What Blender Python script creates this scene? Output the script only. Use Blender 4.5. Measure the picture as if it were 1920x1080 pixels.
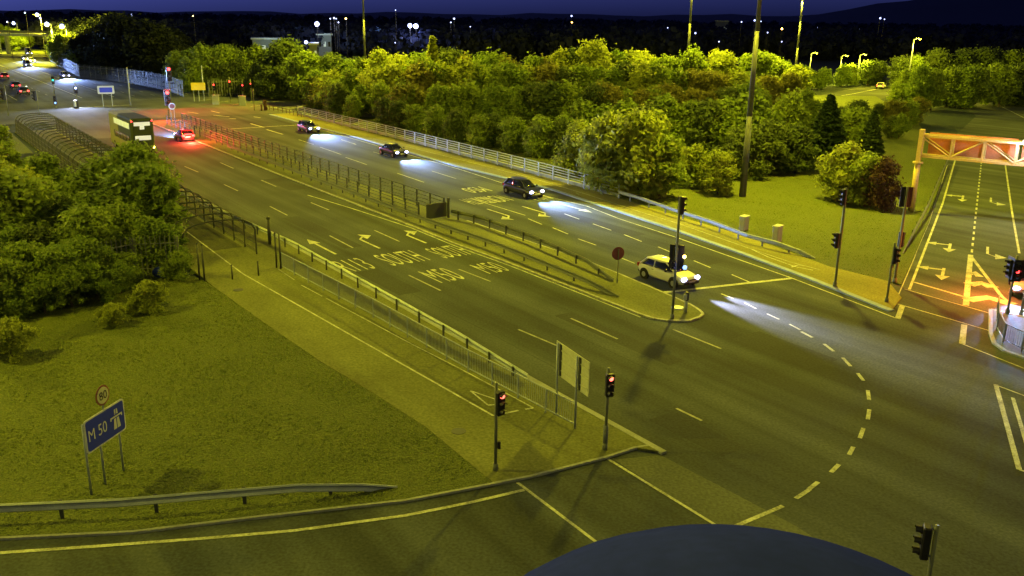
import bpy, math, random
import numpy as np
from mathutils import Vector, Matrix
R = math.radians
rng = np.random.default_rng(7); random.seed(7)
scene = bpy.context.scene
for o in list(bpy.data.objects): bpy.data.objects.remove(o)
C = scene.collection

# ------------------------------------------------------------------ camera
CAMZ = 16.0; FPX = 1700.0; PITCH = R(16.7); ROLL = R(0.8)
cp, sp, cr, sr = math.cos(PITCH), math.sin(PITCH), math.cos(ROLL), math.sin(ROLL)
FW = Vector((0, cp, -sp)); UP0 = Vector((0, sp, cp)); RT0 = Vector((1, 0, 0))
RT = RT0*cr + UP0*sr; UPV = UP0*cr - RT0*sr
cam = bpy.data.cameras.new('camera'); camo = bpy.data.objects.new('camera', cam); C.objects.link(camo)
M = Matrix((RT, UPV, -FW)).transposed().to_4x4(); M.translation = Vector((0, 0, CAMZ)); camo.matrix_world = M
cam.sensor_width = 36; cam.lens = FPX/1920*36; cam.clip_start = 0.1; cam.clip_end = 9000
scene.camera = camo
scene.render.resolution_x, scene.render.resolution_y = 1024, 576

# ------------------------------------------------------------------ world, moonlight, exposure
w = bpy.data.worlds.new("World"); scene.world = w; w.use_nodes = True
nt = w.node_tree; bg = nt.nodes['Background']
sky = nt.nodes.new('ShaderNodeTexSky'); sky.sky_type = 'NISHITA'; sky.sun_disc = False
sky.sun_elevation = R(2); sky.sun_rotation = R(-60); sky.altitude = 50
tint = nt.nodes.new('ShaderNodeMix'); tint.data_type = 'RGBA'; tint.blend_type = 'MULTIPLY'; tint.inputs[0].default_value = 1
bw = nt.nodes.new('ShaderNodeRGBToBW'); nt.links.new(sky.outputs[0], bw.inputs[0]); nt.links.new(bw.outputs[0], tint.inputs[6]); tint.inputs[7].default_value = (0.112, 0.145, 0.66, 1)
nt.links.new(tint.outputs[2], bg.inputs[0]); bg.inputs[1].default_value = 0.15
sun = bpy.data.lights.new('moon', 'SUN'); sun.energy = 0.012; sun.angle = R(10); sun.color = (.7, .75, 1)
suno = bpy.data.objects.new('moon', sun); suno.rotation_euler = (R(50), 0, R(-120)); C.objects.link(suno)
scene.view_settings.view_transform = 'Standard'; scene.view_settings.look = 'None'
scene.view_settings.exposure = 0.2; scene.view_settings.gamma = 1
try:
    scene.cycles.use_light_tree = True
except Exception: pass
SODIUM = (1.0, 0.86, 0.03); WHITEB = (0.55, 0.60, 1.0); RED = (1.0, 0.06, 0.05)
MASTW = 75000

# ------------------------------------------------------------------ survey helpers: picture point -> point on the ground plane
def ray(px, py): return RT*((px-960)/FPX) - UPV*((py-540)/FPX) + FW
def G(px, py, z=0.0):
    d = ray(px, py); t = (z-CAMZ)/d.z
    return Vector((d.x*t, d.y*t, 0))
def hgt(bx, by, tx, ty):
    g = G(bx, by); d = ray(tx, ty); return CAMZ + d.z*g.length/math.hypot(d.x, d.y)
U = Vector((math.sin(R(145)), math.cos(R(145)), 0)); N = Vector((U.y*-1, U.x, 0))   # along the main road, across it
def ST(s, t, z=0): v = U*s + N*t; return Vector((v.x, v.y, z))
ANG = math.atan2(U.y, U.x)

# ------------------------------------------------------------------ materials
def mat(name, col, rough=.7, metal=0, noise=0, nscale=3, emit=None, es=0, bump=0, bscale=40, spec=.3, col2=None, transl=0, coat=0):
    m = bpy.data.materials.new(name); m.use_nodes = True; n = m.node_tree; p = n.nodes['Principled BSDF']
    p.inputs['Base Color'].default_value = (*col, 1); p.inputs['Roughness'].default_value = rough
    p.inputs['Metallic'].default_value = metal; p.inputs['Specular IOR Level'].default_value = spec
    if coat: p.inputs['Coat Weight'].default_value = coat
    if emit: p.inputs['Emission Color'].default_value = (*emit, 1); p.inputs['Emission Strength'].default_value = es
    if noise or col2:
        tc = n.nodes.new('ShaderNodeTexCoord'); a = n.nodes.new('ShaderNodeTexNoise'); b = n.nodes.new('ShaderNodeTexNoise')
        a.inputs['Scale'].default_value = nscale; a.inputs['Detail'].default_value = 6; b.inputs['Scale'].default_value = nscale*7.3; b.inputs['Detail'].default_value = 5
        n.links.new(tc.outputs['Object'], a.inputs['Vector']); n.links.new(tc.outputs['Object'], b.inputs['Vector'])
        ad = n.nodes.new('ShaderNodeMath'); ad.operation = 'ADD'; n.links.new(a.outputs[0], ad.inputs[0]); n.links.new(b.outputs[0], ad.inputs[1])
        r = n.nodes.new('ShaderNodeMapRange'); r.inputs[1].default_value = .75; r.inputs[2].default_value = 1.25; n.links.new(ad.outputs[0], r.inputs[0])
        mx = n.nodes.new('ShaderNodeMix'); mx.data_type = 'RGBA'; n.links.new(r.outputs[0], mx.inputs[0])
        c2 = col2 if col2 else col
        mx.inputs[6].default_value = (*[c*(1-noise) for c in col], 1); mx.inputs[7].default_value = (*[c*(1+noise) for c in c2], 1)
        n.links.new(mx.outputs[2], p.inputs['Base Color'])
    if bump:
        tc = n.nodes.new('ShaderNodeTexCoord'); a = n.nodes.new('ShaderNodeTexNoise'); a.inputs['Scale'].default_value = bscale; a.inputs['Detail'].default_value = 4
        n.links.new(tc.outputs['Object'], a.inputs['Vector']); bp = n.nodes.new('ShaderNodeBump'); bp.inputs['Strength'].default_value = bump; bp.inputs['Distance'].default_value = .05
        n.links.new(a.outputs[0], bp.inputs['Height']); n.links.new(bp.outputs[0], p.inputs['Normal'])
    return m
def leafmat(name, c1, c2):
    m = bpy.data.materials.new(name); m.use_nodes = True; n = m.node_tree; p = n.nodes['Principled BSDF']
    g = n.nodes.new('ShaderNodeNewGeometry'); oi = n.nodes.new('ShaderNodeObjectInfo'); ad = n.nodes.new('ShaderNodeMath'); ad.operation = 'MULTIPLY_ADD'
    ad.inputs[1].default_value = .55; n.links.new(g.outputs['Random Per Island'], ad.inputs[0])
    ml = n.nodes.new('ShaderNodeMath'); ml.operation = 'MULTIPLY'; ml.inputs[1].default_value = .45; n.links.new(oi.outputs['Random'], ml.inputs[0]); n.links.new(ml.outputs[0], ad.inputs[2])
    mx = n.nodes.new('ShaderNodeMix'); mx.data_type = 'RGBA'; mx.inputs[6].default_value = (*c1, 1); mx.inputs[7].default_value = (*c2, 1)
    n.links.new(ad.outputs[0], mx.inputs[0]); n.links.new(mx.outputs[2], p.inputs['Base Color'])
    p.inputs['Roughness'].default_value = .6; p.inputs['Specular IOR Level'].default_value = .2
    tr = n.nodes.new('ShaderNodeBsdfTranslucent'); n.links.new(mx.outputs[2], tr.inputs[0]); ms = n.nodes.new('ShaderNodeMixShader'); ms.inputs[0].default_value = .45
    n.links.new(p.outputs[0], ms.inputs[1]); n.links.new(tr.outputs[0], ms.inputs[2]); n.links.new(ms.outputs[0], n.nodes['Material Output'].inputs[0])
    return m
def asphaltmat(name, col, streak=.25):
    m = bpy.data.materials.new(name); m.use_nodes = True; n = m.node_tree; p = n.nodes['Principled BSDF']; L = n.links.new
    tc = n.nodes.new('ShaderNodeTexCoord'); mp = n.nodes.new('ShaderNodeMapping'); mp.vector_type = 'POINT'
    mp.inputs['Rotation'].default_value = (0, 0, -ANG); mp.inputs['Scale'].default_value = (1, 1, 1); L(tc.outputs['Object'], mp.inputs[0])
    mp2 = n.nodes.new('ShaderNodeMapping'); mp2.inputs['Scale'].default_value = (.02, .55, 1); L(mp.outputs[0], mp2.inputs[0])
    st = n.nodes.new('ShaderNodeTexNoise'); st.inputs['Scale'].default_value = 1; st.inputs['Detail'].default_value = 3; L(mp2.outputs[0], st.inputs['Vector'])
    a = n.nodes.new('ShaderNodeTexNoise'); a.inputs['Scale'].default_value = .12; a.inputs['Detail'].default_value = 8; L(tc.outputs['Object'], a.inputs['Vector'])
    b = n.nodes.new('ShaderNodeTexNoise'); b.inputs['Scale'].default_value = 9; b.inputs['Detail'].default_value = 6; L(tc.outputs['Object'], b.inputs['Vector'])
    def rg(x, lo, hi, a0=.3, a1=.7):
        r = n.nodes.new('ShaderNodeMapRange'); r.inputs[1].default_value = a0; r.inputs[2].default_value = a1; r.inputs[3].default_value = lo; r.inputs[4].default_value = hi; L(x, r.inputs[0]); return r.outputs[0]
    def mul(x, y):
        q = n.nodes.new('ShaderNodeMath'); q.operation = 'MULTIPLY'; L(x, q.inputs[0]); L(y, q.inputs[1]); return q.outputs[0]
    f = mul(mul(rg(st.outputs[0], 1-streak, 1+streak), rg(a.outputs[0], .72, 1.28)), rg(b.outputs[0], .72, 1.28))
    vm = n.nodes.new('ShaderNodeVectorMath'); vm.operation = 'SCALE'; vm.inputs[0].default_value = col; L(f, vm.inputs['Scale']); L(vm.outputs[0], p.inputs['Base Color'])
    p.inputs['Roughness'].default_value = .9; p.inputs['Specular IOR Level'].default_value = .12
    bp = n.nodes.new('ShaderNodeBump'); bp.inputs['Strength'].default_value = .3; bp.inputs['Distance'].default_value = .02; L(b.outputs[0], bp.inputs['Height']); L(bp.outputs[0], p.inputs['Normal'])
    return m
def grassmat(name, c1, c2, c3):
    m = bpy.data.materials.new(name); m.use_nodes = True; n = m.node_tree; p = n.nodes['Principled BSDF']; L = n.links.new
    tc = n.nodes.new('ShaderNodeTexCoord')
    def nz(s, d=6):
        a = n.nodes.new('ShaderNodeTexNoise'); a.inputs['Scale'].default_value = s; a.inputs['Detail'].default_value = d; L(tc.outputs['Object'], a.inputs['Vector'])
        r = n.nodes.new('ShaderNodeMapRange'); r.inputs[1].default_value = .35; r.inputs[2].default_value = .65; L(a.outputs[0], r.inputs[0]); return r.outputs[0]
    def mix(f, a, b):
        q = n.nodes.new('ShaderNodeMix'); q.data_type = 'RGBA'; L(f, q.inputs[0])
        for i, v in ((6, a), (7, b)):
            if isinstance(v, tuple): q.inputs[i].default_value = (*v, 1)
            else: L(v, q.inputs[i])
        return q.outputs[2]
    x = mix(nz(.35), c1, c2); x = mix(nz(2.2), x, c3); x = mix(nz(14, 3), x, tuple(c*1.5 for c in c2))
    L(x, p.inputs['Base Color']); p.inputs['Roughness'].default_value = .9; p.inputs['Specular IOR Level'].default_value = .1
    a = n.nodes.new('ShaderNodeTexNoise'); a.inputs['Scale'].default_value = 9; a.inputs['Detail'].default_value = 8; L(tc.outputs['Object'], a.inputs['Vector'])
    bp = n.nodes.new('ShaderNodeBump'); bp.inputs['Strength'].default_value = 1; bp.inputs['Distance'].default_value = .12; L(a.outputs[0], bp.inputs['Height']); L(bp.outputs[0], p.inputs['Normal'])
    return m
MT = dict(
 mastp=mat('mast_paint', (.065, .075, .075), .6, .1, noise=.2, nscale=2), patchd=asphaltmat('asphalt_patch_dark', (.042, .048, .045), .1), walk_shade=asphaltmat('walkway_shade', (.075, .08, .04), .25), hillm=mat('hill_slope', (.05, .055, .075), .95),
 asphalt=asphaltmat('asphalt', (.055, .065, .060), .42), asphalt2=asphaltmat('asphalt_pale', (.085, .092, .09), .15),
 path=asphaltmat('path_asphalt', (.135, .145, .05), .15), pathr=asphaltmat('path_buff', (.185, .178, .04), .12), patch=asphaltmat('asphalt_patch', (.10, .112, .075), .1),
 grass=grassmat('grass', (.055, .072, .018), (.085, .097, .028), (.045, .068, .015)),
 field=grassmat('rough_field', (.02, .028, .03), (.03, .04, .04), (.02, .03, .03)),
 paint=mat('road_paint', (.38, .40, .26), .75, noise=.5, nscale=1.4), paintd=mat('worn_paint', (.26, .27, .2), .7, noise=.4, nscale=2),
 kerb=mat('kerb_stone', (.24, .31, .40), .8, noise=.2, nscale=2), conc=mat('concrete', (.25, .27, .22), .85, noise=.2, nscale=1.5),
 galv=mat('galvanised', (.28, .32, .34), .5, .3, noise=.15, nscale=3), galvd=mat('weathered_steel', (.12, .135, .12), .6, .3, noise=.25, nscale=3),
 darkm=mat('dark_steel', (.05, .055, .05), .55, .2), olive=mat('olive_steel', (.13, .145, .09), .6, .2),
 black=mat('black_plastic', (.012, .012, .014), .45), tyre=mat('rubber', (.015, .015, .015), .9), rim=mat('rim', (.35, .36, .38), .35, .7),
 glass=mat('dark_glass', (.012, .014, .016), .08, spec=.9), white=mat('white_paint', (.50, .50, .40), .4, noise=.04, coat=.3), cardark=mat('dark_car_paint', (.025, .028, .035), .3, coat=.7),
 carsil=mat('silver_car_paint', (.35, .36, .38), .3, .5, coat=.5), carred=mat('red_car_paint', (.16, .02, .02), .3, coat=.5), carblue=mat('blue_car_paint', (.03, .05, .12), .3, coat=.5),
 busy=mat('bus_yellow', (.18, .18, .03), .4, coat=.3), busg=mat('bus_dark', (.035, .045, .03), .4), signblue=mat('sign_blue', (.015, .03, .42), .45),
 signwhite=mat('sign_white', (.42, .45, .45), .5), signyel=mat('sign_yellow', (.6, .48, .04), .5), signred=mat('sign_red', (.16, .05, .05), .6), signgrey=mat('sign_grey', (.42, .44, .26), .6, noise=.12, nscale=1.5),
 gant=mat('gantry_paint', (.42, .34, .13), .6, noise=.15, nscale=1), orange=mat('board_orange', (.40, .17, .06), .6, noise=.15, nscale=1.2), bark=mat('bark', (.06, .05, .035), .9), wood=mat('brown_timber', (.06, .03, .02), .8),
 cab=mat('cabinet_paint', (.33, .36, .36), .5, noise=.08, nscale=2), blueb=mat('blue_plastic', (.02, .04, .25), .5), house=mat('camera_housing', (.017, .024, .21), .9, noise=.12, nscale=5, spec=0),
 houser=mat('housing_rim', (.03, .05, .16), .35), bldg=mat('pale_wall', (.12, .14, .15), .8, noise=.1, nscale=.2), roofm=mat('dark_roof', (.05, .05, .06), .8),
 lampW=mat('lamp_white', (.8, .8, .8), emit=(.42, .50, 1), es=4), lampH=mat('headlight_white', (.8, .8, .8), emit=(.50, .52, 1), es=9), lampR=mat('lamp_red', (.3, .02, .02), emit=(1, .04, .04), es=6), lampRs=mat('lamp_red_bright', (.3, .02, .02), emit=(1, .045, .04), es=9),
 lampG=mat('lamp_green', (.02, .3, .2), emit=(.05, 1, .75), es=3), lampB=mat('lamp_blue', (.02, .1, .3), emit=(.2, .35, 1), es=3), lampY=mat('lamp_sodium', (.5, .4, .05), emit=SODIUM, es=25), lampA=mat('lamp_amber', (.5, .3, .05), emit=(1, .55, .1), es=25),
 lampRm=mat('lamp_red_man', (.3, .02, .02), emit=(1, .12, .08), es=4.5), taild=mat('tail_lens', (.25, .01, .01), .3), lampOff=mat('lens_off', (.03, .02, .02), .2), litwin=mat('lit_window', (.5, .55, .5), emit=(.7, .85, .75), es=.22), litwhite=mat('lit_rear_window', (.6, .6, .6), emit=(.85, .88, .9), es=.4),
 leaf=leafmat('leaf', (.09, .15, .03), (.22, .28, .05)), leafy=leafmat('leaf_yellow', (.16, .21, .03), (.32, .35, .06)), leafd=leafmat('leaf_dark', (.05, .08, .03), (.10, .13, .04)),
 leafc=leafmat('leaf_conifer', (.02, .04, .022), (.045, .07, .03)), tuft=leafmat('grass_blade', (.10, .135, .03), (.20, .23, .06)), leafn=leafmat('leaf_night_dark', (.012, .018, .014), (.03, .04, .025)), leafo=leafmat('leaf_olive_brown', (.10, .11, .03), (.22, .20, .05)), leafp=leafmat('leaf_purple', (.05, .03, .03), (.08, .05, .045)), leaff=leafmat('leaf_far', (.010, .014, .04), (.02, .026, .06)))

# ------------------------------------------------------------------ mesh builder and object tools
class MB:
    def __init__(s): s.v = []; s.f = []
    def add(s, vs, fs):
        k = len(s.v); s.v += [tuple(v) for v in vs]; s.f += [tuple(i+k for i in f) for f in fs]; return s
    def box(s, c, sz, rz=0, ry=0, rx=0, taper=1):
        m = Matrix.Translation(Vector(c)) @ Matrix.Rotation(rz, 4, 'Z') @ Matrix.Rotation(ry, 4, 'Y') @ Matrix.Rotation(rx, 4, 'X')
        hx, hy, hz = [a/2 for a in sz]
        vs = [m @ Vector((x*(taper if z > 0 else 1), y*(taper if z > 0 else 1), z)) for z in (-hz, hz) for x, y in ((-hx, -hy), (hx, -hy), (hx, hy), (-hx, hy))]
        return s.add(vs, [(3, 2, 1, 0), (4, 5, 6, 7), (0, 1, 5, 4), (1, 2, 6, 5), (2, 3, 7, 6), (3, 0, 4, 7)])
    def bbox(s, c, sz, b=.05, rz=0):      # box with chamfered vertical and top edges
        hx, hy, hz = [a/2 for a in sz]; rot = Matrix.Rotation(rz, 3, 'Z'); c = Vector(c)
        def ring(d, z): return [rot @ Vector((x, y, 0)) + Vector((0, 0, z)) for x, y in ((-hx+b, -hy+d), (hx-b, -hy+d), (hx-d, -hy+b), (hx-d, hy-b), (hx-b, hy-d), (-hx+b, hy-d), (-hx+d, hy-b), (-hx+d, -hy+b))]
        rs = [ring(b*.6, -hz), ring(0, -hz+b), ring(0, hz-b), ring(b*.8, hz)]
        vs = [v + c for r in rs for v in r]; fs = [tuple(range(7, -1, -1)), tuple(range(24, 32))]
        for k in range(3):
            for i in range(8): j = (i+1) % 8; fs.append((k*8+i, k*8+j, k*8+8+j, k*8+8+i))
        return s.add(vs, fs)
    def bar(s, a, b, r, r2=None, n=8):
        a, b = Vector(a), Vector(b); r2 = r if r2 is None else r2; d = (b-a)
        if d.length < 1e-6: return s
        d.normalize(); x = d.orthogonal().normalized(); y = d.cross(x)
        vs = [p + (x*math.cos(2*math.pi*i/n) + y*math.sin(2*math.pi*i/n))*q for p, q in ((a, r), (b, r2)) for i in range(n)]
        fs = [(i, (i+1) % n, n+(i+1) % n, n+i) for i in range(n)] + [tuple(range(n-1, -1, -1)), tuple(range(n, 2*n))]
        return s.add(vs, fs)
    def path(s, pts, r, n=6):
        for a, b in zip(pts, pts[1:]): s.bar(a, b, r, n=n)
        return s
    def loft(s, secs, caps=True):
        n = len(secs[0]); vs = [p for q in secs for p in q]; fs = []
        for k in range(len(secs)-1):
            for i in range(n): j = (i+1) % n; fs.append((k*n+i, k*n+j, (k+1)*n+j, (k+1)*n+i))
        if caps: fs += [tuple(range(n-1, -1, -1)), tuple(range((len(secs)-1)*n, len(secs)*n))]
        return s.add(vs, fs)
    def prism(s, poly, z0, z1):
        n = len(poly); vs = [(p[0], p[1], z0) for p in poly] + [(p[0], p[1], z1) for p in poly]
        return s.add(vs, [tuple(range(n-1, -1, -1)), tuple(range(n, 2*n))] + [(i, (i+1) % n, n+(i+1) % n, n+i) for i in range(n)])
    def poly(s, pts, z): n = len(pts); return s.add([(p[0], p[1], z) for p in pts], [tuple(range(n))])
    def strip(s, pts, wd, z):
        pts = [Vector((p[0], p[1], 0)) for p in pts]; Lf, Rt = [], []
        for i, p in enumerate(pts):
            a = pts[max(i-1, 0)]; b = pts[min(i+1, len(pts)-1)]; d = (b-a).normalized(); q = Vector((-d.y, d.x, 0))*wd/2
            Lf.append(p+q); Rt.append(p-q)
        k = len(pts); vs = [(v.x, v.y, z) for v in Lf+Rt]
        return s.add(vs, [(k+i, k+i+1, i+1, i) for i in range(k-1)])
    def sphere(s, c, r, n=12, m=8, sc=(1, 1, 1), z0=-1):
        vs, fs = [], []; c = Vector(c)
        for j in range(m+1):
            ph = math.pi*j/m; z = max(math.cos(ph), z0)
            for i in range(n): th = 2*math.pi*i/n; vs.append(c + Vector((math.sin(ph)*math.cos(th)*r*sc[0], math.sin(ph)*math.sin(th)*r*sc[1], z*r*sc[2])))
        for j in range(m):
            for i in range(n): k = (i+1) % n; fs.append((j*n+i, (j+1)*n+i, (j+1)*n+k, j*n+k))
        return s.add(vs, fs)
    def mesh(s, name, m, smooth=False):
        me = bpy.data.meshes.new(name); me.from_pydata(s.v, [], s.f); me.materials.append(m if not isinstance(m, str) else MT[m])
        if smooth: me.polygons.foreach_set('use_smooth', [True]*len(me.polygons))
        me.update(); return me
    def build(s, name, m, parent=None, smooth=False):
        o = bpy.data.objects.new(name, s.mesh(name, m, smooth)); C.objects.link(o); o.parent = parent; return o
def tag(o, label=None, cat=None, group=None, kind=None):
    for k, v in (('label', label), ('category', cat), ('group', group), ('kind', kind)):
        if v: o[k] = v
    return o
def thing(name, label, cat, loc=(0, 0, 0), rz=0, group=None):
    o = bpy.data.objects.new(name, None); C.objects.link(o); o.empty_display_size = .2
    o.location = loc; o.rotation_euler = (0, 0, rz); return tag(o, label, cat, group)
def struct(name, mb, m): o = mb.build(name, m); o['kind'] = 'structure'; return o
def copy_tree(o, parent=None, label=None):
    c = o.copy(); C.objects.link(c); c.parent = parent
    if label: c['label'] = label
    for ch in [x for x in o.children]: copy_tree(ch, c)
    return c
def light(name, kind, loc, col, W, parent=None, radius=.3, rot=None, ang=None, blend=.5):
    l = bpy.data.lights.new(name, kind); l.energy = W; l.color = col; l.shadow_soft_size = radius
    if kind == 'SPOT': l.spot_size = ang; l.spot_blend = blend
    o = bpy.data.objects.new(name, l); C.objects.link(o); o.parent = parent; o.location = loc
    if rot is not None: o.rotation_euler = rot
    return o
def arr(o): return [o.location.x, o.location.y]

# ------------------------------------------------------------------ setting: ground, roads, paths
struct('ground', MB().add([(-6000, -200, -.03), (6000, -200, -.03), (6000, 9000, -.03), (-6000, 9000, -.03)], [(0, 1, 2, 3)]), 'field')
def L(px): return [G(*p) for p in px]
KERB_L = [ST(-420, 21.3), ST(-175, 21.2)] + [ST(-140, 21.0)] + L([(522, 447), (710, 552), (875, 645), (1084, 762), (1245, 851)])
# carriageways, junction mouth and near road
road = MB()
road.poly([ST(-430, 20.5), ST(-60, 20.6), (-22, 40, 0), (-60, 24, 0), (-60, -60, 0), (70, -60, 0), (90, 40, 0), (34, 57, 0), G(1705, 543), (17.5, 68, 0)] + [ST(-67, 56.5), ST(-90, 54.2), ST(-160, 53.6), ST(-430, 53.6)], 0)
struct('road', road, 'asphalt')
sd = Vector((math.sin(R(-153)), math.cos(R(-153)), 0)); sn = Vector((-sd.y, sd.x, 0))   # towards the junction along the slip road; its left for a driver
slipC = G(1822, 478)
rs = MB(); e0 = G(1705, 543); e1 = G(1791, 300)
far = e1 + (e1-e0).normalized()*60
o0 = Vector((.86, -.45, 0))
lp = [G(1700, 232), G(1660, 214), G(1640, 190)]
rs.strip([e0 + o0*5.2 - Vector((e1-e0)).normalized()*6, e1 + o0*5.2, far + o0*5.2 + Vector((4, 0, 0)), Vector((104, 205, 0)), Vector((122, 260, 0)), Vector((150, 340, 0)), Vector((170, 480, 0))], 15.5, .006)
rs.strip([G(1500, 205), G(1555, 191), G(1620, 176), G(1690, 158), G(1720, 138), G(1700, 118), G(1640, 105)], 13, .012)
struct('slip_road', rs, 'asphalt')
cr_ = MB(); cr_.poly([ST(-182, 0), ST(-150, 0), ST(-150, 20.6), ST(-148, 53.8), ST(-128, 70), ST(-122, 130), ST(-150, 130), ST(-158, 90), ST(-178, 62), ST(-184, 53.8), ST(-184, 20)], .008)
struct('cross_road', cr_, 'asphalt2')
struct('pale_road_strip', MB().strip([ST(-176, 27), ST(-128, 27)], 12, .013), 'asphalt2')  # paler strip laid over the carriageway at the far junction
# raised lawn on the left and its paths
KZ = .08
lawnedge = L([(402, 541), (500, 611), (600, 680), (700, 740), (800, 805), (890, 880)])
blk = L([(0, 1012), (250, 1000), (475, 973), (760, 941), (880, 918)])
lawn = MB().prism([Vector((-120, 22, 0)), Vector((-40, 22, 0)), Vector((-22, 24.2, 0))] + blk + [G(925, 905)] + lawnedge[::-1] + [G(375, 523), Vector((-22.5, 56, 0)), ST(-150, 15), ST(-150, -60)], -.05, KZ-.01)
struct('lawn', lawn, 'grass')
fp = MB().prism([G(925, 908), G(993, 896), G(1060, 880), G(1138, 859), G(1190, 842), G(1245, 851), G(1084, 762), G(875, 645), G(710, 552), G(522, 447), ST(-140, 21.0), ST(-140, 15.4), G(383, 525)] + lawnedge, -.05, KZ)
struct('footpath', fp, 'path')
kb = MB(); kbr = MB()
def kerb(pts, wd=.28, z=KZ+.008):
    pts = [Vector((p[0], p[1], 0)) for p in pts]
    for a, b in zip(pts, pts[1:]):
        d = (b-a); ln = d.length; c = (a+b)/2; kb.box((c.x, c.y, (z-.05)/2), (ln, wd, z+.05), math.atan2(d.y, d.x))
kerb(blk + L([(993, 896), (1138, 859), (1190, 842), (1215, 838)]), .12, KZ+.002); kerb(KERB_L[2:])
# right footpath with its broad kerb, and the right lawn
kR = [ST(-146, 53.4), ST(-130, 53.2), ST(-112, 53.1)] + L([(860, 313), (1032, 355), (1163, 398), (1272, 434), (1397, 478), (1520, 524), (1671, 584)])
foR = [ST(-146, 57.6), ST(-130, 57.2), ST(-112, 56.6)] + L([(959, 317), (1100, 355), (1225, 393), (1400, 445), (1556, 502), (1665, 529), (1690, 560)])
def band(a, b, z0, z1, m, name):
    mb = MB(); poly = a + b[::-1]; mb.prism(poly, z0, z1); return struct(name, mb, m)
band(kR, foR, -.05, KZ, 'pathr', 'footpath')
kb_ = kb; kb = kbr; kerb(kR, .42); kb = kb_; struct('kerb', kbr, 'kerb')
lawnR = MB().prism([ST(-112, 56.6)] + foR[3:-1] + L([(1690, 535), (1742, 417), (1776, 300)]) + [Vector((66, 150, 0)), Vector((80, 205, 0)), Vector((-20, 205, 0)), ST(-112, 80)], -.05, KZ-.01)
struct('lawn', lawnR, 'grass')
# far corner verge
vg = MB().prism([ST(-146, 57.6), ST(-112, 56.8), ST(-112, 80), ST(-128, 90), ST(-134, 66)], -.05, KZ-.012); struct('verge', vg, 'grass')
vg = MB().prism([ST(-190, 56), ST(-186, 66), ST(-170, 100), ST(-200, 140), ST(-330, 100), ST(-430, 70), ST(-430, 54.5), ST(-300, 54.5)], -.05, .08); struct('verge', vg, 'grass')
vg = MB().prism([ST(-430, 20), ST(-190, 20), ST(-186, 5), ST(-200, -60), ST(-430, -60)], -.05, .09); struct('verge', vg, 'grass')
vg = MB().prism([ST(-192, 54.1), ST(-188, 58), ST(-320, 58), ST(-320, 54.1)], -.04, .1); struct('footpath', vg, 'path')
# median
mL = [ST(-145, 33.7), ST(-120, 33.7), ST(-90, 33.4)] + L([(770, 424), (850, 457), (955, 495), (1100, 551), (1201, 591), (1226, 599), (1254, 603), (1292, 603), (1312, 596), (1318, 590), (1312, 584), (1296, 574), (1263, 559), (1198, 531), (1160, 515), (1100, 491), (875, 415)]) + [ST(-98, 38.3), ST(-120, 38.5), ST(-145, 38.5)]
struct('median', MB().prism(mL, -.05, KZ), 'path')
mkb = MB(); kb_ = kb; kb = mkb; kerb(mL[:20], .16, KZ+.012); kb = kb_; struct('median_kerb', mkb, 'paintd')
# small island by the right edge
isl = L([(1857, 582), (1857, 625), (1864, 645), (1885, 660), (1925, 674), (1985, 690), (2010, 640), (1960, 605)])
struct('traffic_island', MB().prism(isl, -.05, KZ), 'patch'); kerb(isl + isl[:1], .2, KZ+.012)
struct('kerb', kb, 'conc')
pt_ = MB(); sm = MB(); rq = random.Random(5)
for sx, t, l, w_ in [(-52, 24, 6, 1.6), (-38, 29.5, 9, 1.2), (-70, 26, 12, 1.5), (-88, 31, 7, 1.8), (-60, 46, 10, 1.6), (-78, 49.5, 8, 1.4), (-95, 42, 12, 1.5), (-30, 35, 5, 2.2), (-25, 24.5, 4, 1.5), (-44, 45, 3, 1.5), (-110, 25, 9, 1.6)]:
    pt_.poly([ST(sx, t), ST(sx+l, t+rq.uniform(-.1, .1)), ST(sx+l, t+w_), ST(sx, t+w_)], .003)
for t in (24.6, 28.2, 43.2, 46.6, 50): sm.strip([ST(q, t+.25+.05*math.sin(q*.6+t)) for q in range(-140, -28, 3)], .05, .005)
struct('road_patches', pt_, 'patchd'); struct('road_joints', sm, 'patchd')
# footpath crossing patch: worn buff surface at the near crossing
struct('crossing_patch', MB().poly(L([(1152, 862), (1238, 853), (1490, 985), (1560, 1030), (1480, 1060), (1360, 1000)]), .004), 'patch')
# ------------------------------------------------------------------ markings
mk = MB(); mw = MB()
z0 = .012
def dash(a, b, wd=.13, m=None): (m or mk).strip([G(*a), G(*b)], wd, z0)
for a, b in [((766, 516), (826, 545)), ((700+160, 505), (920, 528)), ((972, 618), (1065, 657)), ((1070, 597), (1158, 636)), ((618, 442), (662, 465)), ((702, 432), (749, 453)), ((506, 387), (539, 404)), ((583, 380), (617, 394)),
             ((420, 346), (446, 358)), ((490, 338), (518, 350)), ((346, 312), (372, 323)), ((413, 305), (438, 316)), ((1268, 766), (1316, 789)), ((1262, 618), (1352, 654))]: dash(a, b, .13, mw)
for a, b in [((1480, 608), (1501, 619)), ((1438, 588.6), (1461, 599)), ((1396, 568), (1418, 579)), ((1352, 551), (1375, 560)), ((1372, 515), (1407, 530)), ((1301, 489), (1332, 502)), ((1234, 463), (1270, 478)), ((1170, 440), (1203, 453)), ((1112, 420), (1146, 432)),
             ((1084, 448), (1118, 460)), ((1036, 427), (1065, 439)), ((1058, 401), (1086, 411)), ((990, 410), (1016, 421)), ((890, 375), (985, 412-8)), ((810, 321), (855, 335)), ((745, 325), (795, 342)), ((648, 295), (688, 309)), ((600, 276), (640, 290)), ((1160, 482), (1190, 494)), ((560, 262), (588, 271)), ((700, 285), (730, 294)), ((640, 262), (668, 271))]: dash(a, b, .12)
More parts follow.
